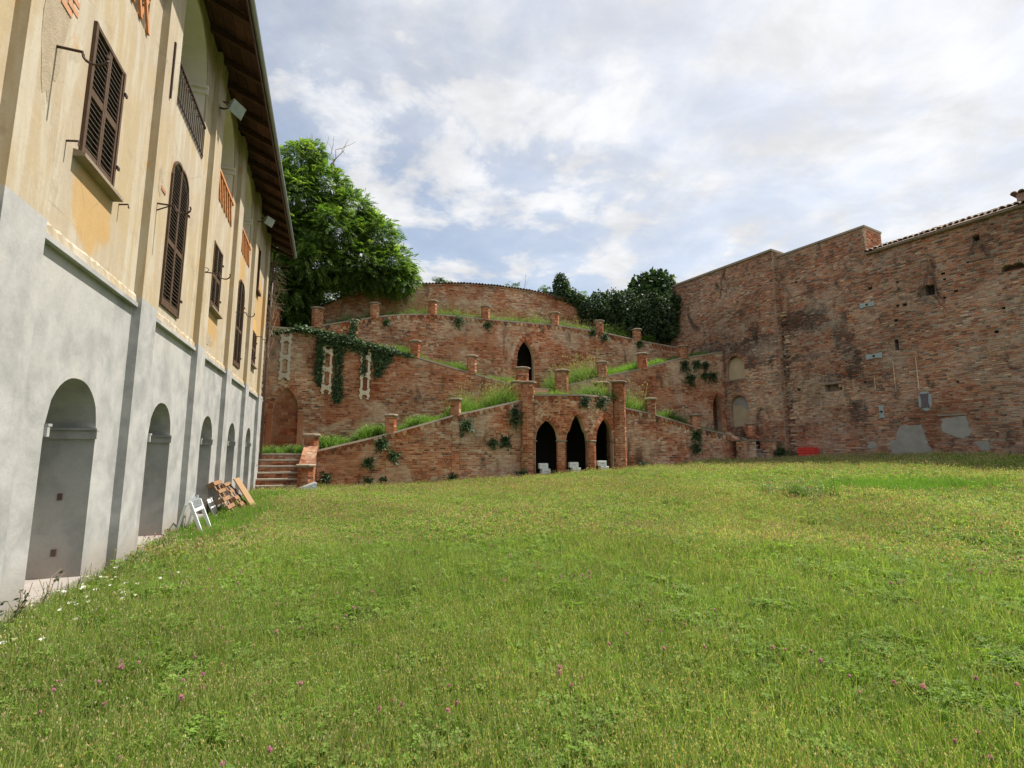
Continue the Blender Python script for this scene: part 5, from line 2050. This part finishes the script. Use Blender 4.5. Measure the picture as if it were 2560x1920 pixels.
# grey floodlight lying at the foot of the steps
p = thing('ground_floodlight', 'grey metal floodlight lying in the grass at the foot of the steps', 'floodlight', Vector((-7.85, 19.55, .1)))
g0 = float(gz(-7.85, 19.55)) + .1
e = (sF * .95 + dF * .3).normalized()
g = Vector((-e.y, e.x, 0))
fm = lambda a, dep, z: Vector((-7.85, 19.55, g0)) + e * a + g * dep + ZV * z
b = MB()
b.hexa([fm(-.35, -.15, 0), fm(.3, -.15, 0), fm(.32, -.15, .26), fm(-.3, -.15, .05), fm(-.35, .18, 0), fm(.3, .18, 0), fm(.32, .18, .3), fm(-.3, .18, .07)])
b.build('housing', M['grey_metal'], p)
b = MB()
b.hexa([fm(-.27, -.12, .075), fm(.26, -.12, .25), fm(.26, -.12, .262), fm(-.27, -.12, .087), fm(-.27, .15, .09), fm(.26, .15, .285), fm(.26, .15, .3), fm(-.27, .15, .102)])
b.build('lens', M['glass'], p)
b = MB()
b.tube([fm(.0, -.17, .06), fm(.12, -.22, .16), fm(.24, -.17, .1)], .014, 6)
b.build('yoke', M['grey_metal'], p)

# white metal frame leaning at the villa wall
p = thing('metal_frame', 'white metal frame with wire scrollwork leaning near the villa wall', 'frame', bw(11.3, .45, 0))


def leg(b, u, off0, off1, z1, r=.028):
    b.hexa([bw(u - r, off0 - r, 0), bw(u + r, off0 - r, 0), bw(u + r, off0 + r, 0), bw(u - r, off0 + r, 0),
            bw(u - r, off1 - r, z1), bw(u + r, off1 - r, z1), bw(u + r, off1 + r, z1), bw(u - r, off1 + r, z1)])


for u in (10.9, 11.62):
    b = MB()
    leg(b, u, .58, .32, .66)
    b.build('leg', M['white_metal'], p)
    b = MB()
    leg(b, u, .12, .26, .62, .018)
    b.build('back_leg', M['white_metal'], p)
for z, o in ((.47, .395), ):
    b = MB()
    b.box(bw, 10.93, 11.59, o - .02, o + .02, z, z + .05)
    b.build('crossbar', M['white_metal'], p)
b = MB()
b.tube([bw(10.9, .31, .65), bw(11.26, .31, .78), bw(11.62, .31, .65)], .012, 6)
for k in range(6):
    a = 10.98 + k * .105
    b.tube([bw(a, .39, .5), bw(a + .06, .36, .58), bw(a - .02, .33, .66), bw(a + .05, .31, .74)], .007, 5)
    b.tube([bw(a + .05, .39, .5), bw(a - .03, .36, .59), bw(a + .03, .32, .7)], .007, 5)
b.build('scrollwork', M['grey_metal'], p)

# pallets and a board leaning at the villa wall
def leaning(u0, u1, o0, o1, h):
    """frame on a leaning panel: a along the wall, d out of the panel, z up along it"""
    up = (nB * (o1 - o0) + ZV * math.sqrt(max(h * h - (o1 - o0) ** 2, .01))).normalized()
    nn = dB.cross(up)
    nn = nn if nn.dot(nB) > 0 else -nn
    c = bw(u0, o0, .02)
    return lambda a, d_, z: c + dB * a + nn * d_ + up * z


for (u0, w, o0, o1, h, lab) in ((13.75, .95, .62, .12, .98, 'nearer wooden pallet leaning on the villa wall'), (14.62, .85, .78, .2, .95, 'farther wooden pallet leaning on the villa wall beside the board')):
    p = thing('wooden_pallet', lab, 'pallet', bw(u0 + w / 2, .4, 0), 'pallets leaning on the villa')
    fm = leaning(u0, u0 + w, o0, o1, h)
    for k in range(3):
        for q in range(3):
            b = MB()
            x = (w - .1) * k / 2
            zz = (h - .1) * q / 2
            b.box(fm, x, x + .1, -.115, -.022, zz, zz + .1)
            b.build('spacer_block', M['wood_pallet'], p)
        b = MB()
        b.box(fm, (w - .1) * k / 2, (w - .1) * k / 2 + .1, -.02, .0, 0, h)
        b.build('stringer', M['wood_pallet'], p)
    for q in range(5):
        b = MB()
        zz = (h - .1) * q / 4
        b.box(fm, 0, w, .003, .022, zz, zz + R.uniform(.08, .1))
        b.build('slat', M['wood_pallet'], p)
    for q in range(3):
        b = MB()
        zz = (h - .1) * q / 2
        b.box(fm, 0, w, -.137, -.118, zz, zz + .1)
        b.build('back_slat', M['wood_pallet'], p)
p = thing('wooden_board', 'plain pale brown board leaning in front of the pallets at the villa wall', 'board', bw(15.7, .6, 0))
fm = leaning(15.15, 16.1, .86, .34, .98)
b = MB()
b.box(fm, 0, .8, 0, .03, 0, .98)
b.build('panel', M['wood_board'], p)
b = MB()
b.box(fm, .03, .59, -.03, -.002, .03, .09)
b.build('batten', M['wood_pallet'], p)
p = thing('white_sheet', 'small white sheet standing behind the nearer pallet', 'sheet', bw(13.95, .2, 0))
fm = leaning(13.85, 14.4, .42, .1, .75)
b = MB()
b.box(fm, 0, .5, -.19, -.17, 0, .55)
b.build('board', M['foam'], p)

# ------------------------------------------------------------------ the meadow
lib = bpy.data.collections.new('meadow_tufts')       # sources only, never linked to the scene


def blades(n, h0, h1, w, rad_, cols, lean=.5, segs=3):
    V_, F_, C_ = [], [], []
    for _ in range(n):
        an = R.uniform(0, 6.283)
        r = rad_ * math.sqrt(R.random())
        b = Vector((r * math.cos(an), r * math.sin(an), -.01))
        h = R.uniform(h0, h1)
        ld = R.uniform(0, 6.283)
        le = Vector((math.cos(ld), math.sin(ld), 0)) * h * R.uniform(.1, lean)
        fa = R.uniform(0, 6.283)
        sd = Vector((math.cos(fa), math.sin(fa), 0)) * w * R.uniform(.6, 1.2) * .5
        c = Vector(R.choice(cols)) * R.uniform(.75, 1.3)
        k = len(V_)
        for i in range(segs):
            f = i / segs
            p = b + ZV * h * (f - .18 * f * f * (le.length / h)) + le * f * f
            q = sd * (1 - f * .75)
            V_ += [tuple(p - q), tuple(p + q)]
        V_.append(tuple(b + ZV * h * (1 - .18 * le.length / h) + le))
        for i in range(segs - 1):
            F_.append((k + 2 * i, k + 2 * i + 1, k + 2 * i + 3, k + 2 * i + 2))
            C_.append(c)
        F_.append((k + 2 * segs - 2, k + 2 * segs - 1, k + 2 * segs))
        C_.append(c)
    return V_, F_, C_


def addmesh(mb, vfc):
    v, f, c = vfc
    k = len(mb.v)
    mb.v += v
    mb.f += [tuple(k + j for j in q) for q in f]
    mb.c += c


def clover(mb, n, rad_, h0, h1, sz, cols):
    for _ in range(n):
        an = R.uniform(0, 6.283)
        r = rad_ * math.sqrt(R.random())
        h = R.uniform(h0, h1)
        p = Vector((r * math.cos(an), r * math.sin(an), h))
        c = Vector(R.choice(cols)) * R.uniform(.75, 1.25)
        a0 = R.uniform(0, 6.283)
        tilt = Vector((R.uniform(-.35, .35), R.uniform(-.35, .35), 1)).normalized()
        x = tilt.orthogonal().normalized()
        y = tilt.cross(x)
        s_ = sz * R.uniform(.7, 1.25)
        for k in range(3):
            w = a0 + k * 2.094
            d_ = x * math.cos(w) + y * math.sin(w)
            e = tilt.cross(d_)
            mb.poly([p, p + d_ * s_ * .55 + e * s_ * .42 + tilt * s_ * .12, p + d_ * s_ * .98, p + d_ * s_ * .55 - e * s_ * .42 + tilt * s_ * .12], c)


def seedheads(mb, n, rad_, h0, h1, cols, sz=.012, stem=(.24, .29, .09)):
    for _ in range(n):
        an = R.uniform(0, 6.283)
        r = rad_ * math.sqrt(R.random())
        h = R.uniform(h0, h1)
        b = Vector((r * math.cos(an), r * math.sin(an), 0))
        q = b + Vector((R.uniform(-.35, .35), R.uniform(-.35, .35), 1)) * h
        sd = Vector((R.uniform(-1, 1), R.uniform(-1, 1), 0)).normalized() * .0022
        c = Vector(stem) * R.uniform(.7, 1.3)
        mb.poly([b - sd, b + sd, q + sd * .6, q - sd * .6], c)
        d_ = (q - b).normalized()
        c2 = Vector(R.choice(cols)) * R.uniform(.8, 1.2)
        for k in range(2):
            e = Vector((R.uniform(-1, 1), R.uniform(-1, 1), 0)).normalized() * sz * .5
            mb.poly([q - d_ * sz * .6, q + e, q + d_ * sz * 1.6, q - e], c2)


G1 = [(.175, .295, .045), (.21, .33, .055), (.14, .25, .04), (.26, .355, .08), (.33, .385, .135)]
G2 = [(.15, .27, .045), (.18, .305, .055), (.125, .235, .04)]
GD = [(.35, .34, .18), (.31, .335, .14), (.26, .325, .105), (.21, .305, .075)]
GC = [(.175, .275, .05), (.20, .31, .06), (.23, .33, .075), (.145, .235, .045)]
TAN = [(.50, .40, .24), (.56, .46, .30), (.44, .32, .19), (.60, .54, .38)]
tufts = []


def tuft(name, mb):
    o = bpy.data.objects.new('tuft_%02d_%s' % (len(tufts), name), mb.mesh(name, M['grass']))
    lib.objects.link(o)
    tufts.append(o)


for k in range(3):                                    # 0-2 grass, near
    mb = MB()
    addmesh(mb, blades(70, .05, .17, .0055, .11, G1, .9))
    seedheads(mb, 6, .11, .10, .19, TAN, .0055)
    tuft('grass', mb)
for k in range(2):                                    # 3-4 clover
    mb = MB()
    addmesh(mb, blades(22, .05, .13, .005, .11, G1, .8))
    clover(mb, 34, .11, .03, .11, .022, GC)
    tuft('clover', mb)
for k in range(2):                                    # 5-6 dry stems over grass
    mb = MB()
    addmesh(mb, blades(40, .05, .15, .005, .11, G1 + GD[1:], .9))
    seedheads(mb, 12, .12, .10, .2, TAN, .0065)
    clover(mb, 10, .11, .03, .08, .018, GC)
    tuft('dry', mb)
for k in range(2):                                    # 7-8 coarse, for the middle distance
    mb = MB()
    addmesh(mb, blades(60, .03, .11, .010, .16, G1 + GD[2:], 1.1, 2))
    seedheads(mb, 5, .15, .07, .13, TAN, .011)
    clover(mb, 14, .16, .02, .07, .026, GC)
    tuft('coarse', mb)
for k in range(2):                                    # 9-10 coarse dry
    mb = MB()
    addmesh(mb, blades(56, .03, .11, .010, .16, GD + G1, 1.1, 2))
    seedheads(mb, 11, .16, .07, .14, TAN, .011)
    tuft('coarse_dry', mb)
for k in range(2):                                    # 11-12 lush tall
    mb = MB()
    addmesh(mb, blades(70, .12, .36, .009, .13, G2, .9))
    tuft('lush', mb)
mb = MB()                                             # 13 weeds with white flowers
addmesh(mb, blades(44, .08, .28, .010, .14, [(.075, .14, .04), (.10, .175, .05), (.13, .21, .05)], .9))
clover(mb, 26, .15, .06, .26, .03, [(.08, .14, .045), (.11, .18, .06)])
seedheads(mb, 9, .14, .15, .3, [(.7, .68, .66)], .013, (.12, .17, .05))
tuft('weed', mb)
mb = MB()                                             # 14 tall stems
addmesh(mb, blades(46, .18, .62, .011, .16, [(.13, .23, .05), (.17, .26, .07), (.10, .19, .04), (.24, .29, .13)], .9))
seedheads(mb, 5, .15, .45, .75, [(.42, .38, .22), (.46, .42, .26)], .022, (.25, .26, .12))
tuft('tall', mb)
mb = MB()                                             # 15 pink clover far
addmesh(mb, blades(44, .03, .11, .010, .16, G1, 1.1, 2))
clover(mb, 16, .15, .02, .07, .026, GC)
seedheads(mb, 7, .16, .07, .13, [(.45, .2, .28), (.40, .18, .2), (.48, .3, .3)], .012)
tuft('pink', mb)
mb = MB()                                             # 16 white clover heads
addmesh(mb, blades(44, .03, .11, .009, .15, G1, 1.1, 2))
clover(mb, 18, .14, .02, .07, .024, GC)
seedheads(mb, 7, .15, .06, .12, [(.62, .6, .52), (.55, .5, .4)], .009)
tuft('white_clover', mb)


def scatter(name, label, cat, P, scale, idx, tilt=.18):
    n = len(P)
    me = bpy.data.meshes.new(name)
    me.vertices.add(n)
    me.vertices.foreach_set('co', P.astype(np.float32).ravel())
    rot = np.stack([rng.normal(size=n) * tilt, rng.normal(size=n) * tilt, rng.random(n) * 6.283], 1)
    for nm, ty, ar, key in (('rot', 'FLOAT_VECTOR', rot, 'vector'), ('scl', 'FLOAT', scale, 'value'), ('idx', 'INT', idx, 'value')):
        a_ = me.attributes.new(nm, ty, 'POINT')
        a_.data.foreach_set(key, np.ascontiguousarray(ar, dtype=np.int32 if ty == 'INT' else np.float32).ravel())
    o = bpy.data.objects.new(name, me)
    link(o, None, 'stuff', label, cat)
    ng = bpy.data.node_groups.get('scatter_tufts')
    if ng is None:
        ng = bpy.data.node_groups.new('scatter_tufts', 'GeometryNodeTree')
        ng.interface.new_socket('Geometry', in_out='INPUT', socket_type='NodeSocketGeometry')
        ng.interface.new_socket('Geometry', in_out='OUTPUT', socket_type='NodeSocketGeometry')
        gi, go = ng.nodes.new('NodeGroupInput'), ng.nodes.new('NodeGroupOutput')
        ci = ng.nodes.new('GeometryNodeCollectionInfo')
        ci.inputs['Collection'].default_value = lib
        ci.inputs['Separate Children'].default_value = True
        ci.inputs['Reset Children'].default_value = True
        ip = ng.nodes.new('GeometryNodeInstanceOnPoints')
        ip.inputs['Pick Instance'].default_value = True

        def na(nm, ty):
            x = ng.nodes.new('GeometryNodeInputNamedAttribute')
            x.data_type = ty
            x.inputs['Name'].default_value = nm
            return x.outputs['Attribute']
        ng.links.new(gi.outputs[0], ip.inputs['Points'])
        ng.links.new(ci.outputs[0], ip.inputs['Instance'])
        ng.links.new(na('idx', 'INT'), ip.inputs['Instance Index'])
        ng.links.new(na('rot', 'FLOAT_VECTOR'), ip.inputs['Rotation'])
        ng.links.new(na('scl', 'FLOAT'), ip.inputs['Scale'])
        ng.links.new(ip.outputs[0], go.inputs[0])
    md = o.modifiers.new('scatter', 'NODES')
    md.node_group = ng
    return o


def nz(x, y, f, k=0.0):
    return (np.sin(x * f + 1.3 * np.sin(y * f * .7 + k)) + np.sin(y * f * 1.3 + 1.7 * np.sin(x * f * .6 + k * 2)) + np.sin((x + y) * f * .8 + k)) / 3


# candidate points: dense near the camera, thinner far off
N0 = 60000
u01 = rng.random(N0)
r0, r1 = 1.6, 36.0
g_ = .72
rr = (r0 ** g_ + (r1 ** g_ - r0 ** g_) * u01) ** (1 / g_)
th = rng.uniform(-1.15, 1.2, N0)
X, Y = rr * np.sin(th), rr * np.cos(th)
offB = X * nB.x + Y * nB.y + 2.68
PF = np.stack([X - O.x, Y - O.y], 1)
sC = PF @ np.array([sF.x, sF.y])
tC = PF @ np.array([dF.x, dF.y])
offR = (X - P0.x) * nR.x + (Y - P0.y) * nR.y
ok = (offB > .12) & (tC < np.where((sC > 11.6) & (sC < 16.4), -1.2, -.12)) & (offR > -.35) & (Y > .5)
ok &= ~((sC > -.3) & (sC < 2.4) & (tC > -1.9)) & ~((sC > 23.3) & (sC < 25.6) & (tC > -1.25))
X, Y, rr, offB, offR, sC, tC = (q[ok] for q in (X, Y, rr, offB, offR, sC, tC))
n = len(X)
Z = gz(X, Y)
big = nz(X, Y, .55, .3) + .35 * nz(X, Y, 1.7, 2) + .18 * rng.normal(size=n)
med = .4 * nz(X, Y, 1.9, 4.1) + .5 * nz(X, Y, 5.3, 1) + .55 * rng.normal(size=n)
idx = np.zeros(n, int)
nearm = rr < 8.5
pick = rng.random(n)
idx[:] = np.where(nearm, rng.integers(0, 3, n), rng.integers(7, 9, n))
idx = np.where(nearm & (med > .38), rng.integers(3, 5, n), idx)
idx = np.where(nearm & (big + .3 * rng.normal(size=n) > .15) & (pick < .5), rng.integers(5, 7, n), idx)
idx = np.where(nearm & (pick > .93), 16, idx)
idx = np.where(~nearm & (big + .3 * rng.normal(size=n) + (rr - 9) * .012 > .15) & (pick < .55), rng.integers(9, 11, n), idx)
idx = np.where(~nearm & (med > .25) & (pick > .65), 15, idx)
idx = np.where(~nearm & (pick > .88) & (X > 1), 16, idx)
edgeR = (X - 10.2) / 2.2, (Y - 13.5) / .9
lush = (edgeR[0] ** 2 + edgeR[1] ** 2 + .35 * rng.normal(size=n) < 1)
weedy = (((X - 7.2) / .9) ** 2 + ((Y - 12.8) / .6) ** 2 < 1) & (pick < .12)
lushL = ((offB < 1.3 + .6 * nz(X, Y, 1.5)) & (Y > 8.5) & (Y < 18) & (pick < .7))
idx = np.where(lush | lushL, rng.integers(11, 13, n), idx)
idx = np.where(weedy, 13, idx)
rim = (offR < .9) & (pick < .6)
idx = np.where(rim, np.where(pick < .12, 13, rng.integers(11, 13, n)), idx)
rim2 = (tC > -.5) & (pick < .5)
idx = np.where(rim2, np.where(pick < .15, 13, rng.integers(11, 13, n)), idx)
wl_ = (offB < .4) & (Y < 9)
idx = np.where(wl_ & (pick < .2), 13, idx)
scl = np.where(nearm, .85 + .045 * rr, 1.0 + .03 * rr) * rng.uniform(.75, 1.3, n)
scl = np.where(lush, scl * .62, scl)
scl = np.where(lushL | rim | rim2, scl * .5, scl)
scl = np.where(wl_ & (idx == 13), scl * .55, scl)
scl *= 1 + .2 * nz(X, Y, .9, 7)
scatter('meadow_grass', 'uneven unmown lawn of grass, clover and dry seed heads', 'grass', np.stack([X, Y, Z], 1), scl, idx)


# grass and weeds on the ramps and terraces
def ramp_scatter(name, label, a0, a1, t0, t1, zf, drop, n, choose, sc):
    a = rng.uniform(a0, a1, n)
    t = rng.uniform(t0, t1, n)
    z = np.array([zf(x) for x in a]) - drop
    scatter(name, label, 'grass', fw_np(a, t, z), sc(a) * np.clip(np.exp(rng.normal(size=n) * .28), .5, 1.45), choose(a, rng.random(n)))


ramp_scatter('ramp_grass', 'grass and flowering weeds on the lowest left ramp', 2.2, 11.3, .4, 1.95, ztL, .15, 1250,
             lambda a, q: np.where(a > 8.6, np.where(q < .6, 14, 11), np.where(q < .4, 13, np.where(q < .9, 11, 12))), lambda a: np.where(a > 8.6, 1.3, np.where(a < 5, 1.5, 1.25)) * (1 + .3 * np.sin(a * 3.1)))
ramp_scatter('ramp_grass', 'weeds on the lowest right ramp falling to the corner', 16.8, 24.0, .4, 1.95, ztR, .17, 600,
             lambda a, q: np.where((a < 18.3) & (q < .6), 14, np.where(q < .5, 13, 11)), lambda a: np.where(a < 18.3, 1.6, np.where(np.abs(a - 20.3) < .7, 2.0, 1.1)))
ramp_scatter('ramp_grass', 'short bright grass on the middle left ramp', 4.5, 12.0, 2.45, 4.9, z2L, .1, 1300,
             lambda a, q: np.where(q < .8, 12, 13), lambda a: 1.3 + .35 * np.sin(a * 2.3))
ramp_scatter('ramp_grass', 'tall pale grass on the middle right ramp', 14.5, 24.8, 2.45, 4.9, z2R, .15, 1150,
             lambda a, q: np.where(a < 17.2, np.where(q < .6, 14, 12), np.where(a < 19.6, 11, np.where(q < .4, 13, 11))), lambda a: np.where(a < 17.2, 1.5, np.where(a < 19.6, 1.45, 1.1)) * (1 + .25 * np.sin(a * 4.0)))
ramp_scatter('terrace_grass', 'flowering weeds along the upper terrace', 2.0, 22.5, 5.4, 6.6, z3, .08, 1700,
             lambda a, q: np.where(q < .6, 13, np.where(q < .8, 14, 11)), lambda a: np.full(len(a), 1.15))
ramp_scatter('landing_grass', 'dry grass and weeds on the landing over the portal', 11.9, 16.2, -.7, 1.3, lambda a: 4.17, 0, 150,
             lambda a, q: np.where(a > 14.6, np.where(q < .6, 13, 14), np.where(q < .6, 6, 11)), lambda a: np.where(a > 14.6, 1.6, 1.2))
ramp_scatter('doorway_weeds', 'low weeds in front of the blocked gothic doorway', -.1, 1.7, .4, 1.8, lambda a: 1.5, 0, 90,
             lambda a, q: np.where(q < .6, 13, 11), lambda a: np.full(len(a), 1.0))

# single flowers
fl = MB()
n = 9
for i in range(n):                                    # trumpet of a white bindweed flower
    w0, w1 = 2 * math.pi * i / n, 2 * math.pi * (i + 1) / n
    for (q0, z0), (q1, z1) in (((.006, .0), (.016, .02)), ((.016, .02), (.034, .03))):
        fl.poly([(q0 * math.cos(w0), q0 * math.sin(w0), z0), (q0 * math.cos(w1), q0 * math.sin(w1), z0), (q1 * math.cos(w1), q1 * math.sin(w1), z1), (q1 * math.cos(w0), q1 * math.sin(w0), z1)], (.82, .81, .82))
WHITE_F = fl.mesh('petals', M['petal'], True)
ce = MB()
ce.tube([(0, 0, .005), (0, 0, .016)], [.006, .003], 6, (.75, .62, .15))
WHITE_C = ce.mesh('centre', M['petal'])
sm = MB()
sm.tube([(0, 0, -.2), (.01, .004, -.1), (0, 0, .002)], .0022, 5, (.1, .17, .04))
STEM = sm.mesh('stem', M['grass'])
pk = MB()
for i in range(46):                                   # globe of florets
    d_ = Vector((R.gauss(0, 1), R.gauss(0, 1), R.gauss(.3, 1))).normalized()
    e = d_.orthogonal().normalized() * .0035
    b_ = d_ * .004
    t_ = Vector((d_.x * .0135, d_.y * .0135, d_.z * .016 + .004))
    c_ = Vector((.60, .32, .48)) * R.uniform(.7, 1.25)
    g2 = d_.cross(e)
    pk.poly([b_ - e * .4, t_ - e, t_ + d_ * .003, t_ + e, b_ + e * .4], c_)
    pk.poly([b_ - g2 * .4, t_ - g2, t_ + d_ * .003, t_ + g2, b_ + g2 * .4], c_ * 1.1)
PINK_F = pk.mesh('florets', M['petal'])


def flower(name, label, cat, group, x, y, h, meshes, sc):
    z = float(gz(x, y)) + h
    o = bpy.data.objects.new(name, None)
    o.empty_display_size = .02
    o.location = (x, y, z)
    o.rotation_euler = (R.uniform(-.5, .5), R.uniform(-.5, .5), R.uniform(0, 6))
    o.scale = (sc, sc, sc)
    link(o, None, None, label, cat, group)
    for nm, me in meshes:
        c = bpy.data.objects.new(nm, me)
        COL.objects.link(c)
        c.parent = o


for i in range(70):
    f = R.random()
    q = R.random()
    if q < .8:
        u, off = R.uniform(4.9, 7.9), abs(R.gauss(.1, .3)) + .14
    else:
        u, off = R.uniform(3.2, 5.5), R.uniform(.15, .7)
    p = bw(u, off, 0)
    flower('bindweed_flower', 'white bindweed flower in the grass along the villa wall', 'flower', 'white bindweed flowers by the villa wall', p.x, p.y, R.uniform(.10, .2), (('petals', WHITE_F), ('centre', WHITE_C), ('stem', STEM)), R.uniform(.42, .7))
cnt = 0
while cnt < 190:
    r = 2.6 + 7.5 * R.random() ** .8
    w = R.uniform(-.75, .8)
    x, y = r * math.sin(w), r * math.cos(w)
    if x * nB.x + y * nB.y + 2.68 < .8 or float(nz(np.array(x), np.array(y), 1.9, 5)) + R.gauss(0, .25) < .12:
        continue
    flower('clover_flower', 'pink clover head standing in the lawn', 'flower', 'pink clover heads in the lawn', x, y, R.uniform(.10, .2), (('florets', PINK_F), ('stem', STEM)), R.uniform(.6, 1.0))
    cnt += 1
# broad-leaved sprig at the near corner of the villa wall
p = thing('wall_weed', 'thin dark weed growing at the near foot of the villa wall', 'plant', bw(5.9, .12, 0))
mb = MB()
Ps, Ds = [], []
for k in range(7):
    b0 = bw(R.uniform(5.6, 6.2), .12, 0)
    q = b0 + dB * R.uniform(-.1, .3) + nB * R.uniform(0, .2) + ZV * R.uniform(.25, .5)
    limb(mb, b0, q, .006, .003, .6, 5)
    for _ in range(14):
        Ps.append(tuple(b0.lerp(q, R.uniform(.2, 1))))
        Ds.append((R.uniform(-1, 1), R.uniform(-1, 1), R.uniform(-.2, .6)))
mb.build('stem', M['twig'], p)
v, f, c = leaf_cards(np.array(Ps), np.array(Ds), rng.normal(size=(len(Ps), 3)) + np.array([0, 0, 1]), rng.uniform(.03, .06, len(Ps)), rng.uniform(.02, .03, len(Ps)), mixcol(len(Ps), [(.05, .08, .03), (.08, .1, .05)]))
np_object('leaves', v, f, c, M['ivy'], p)
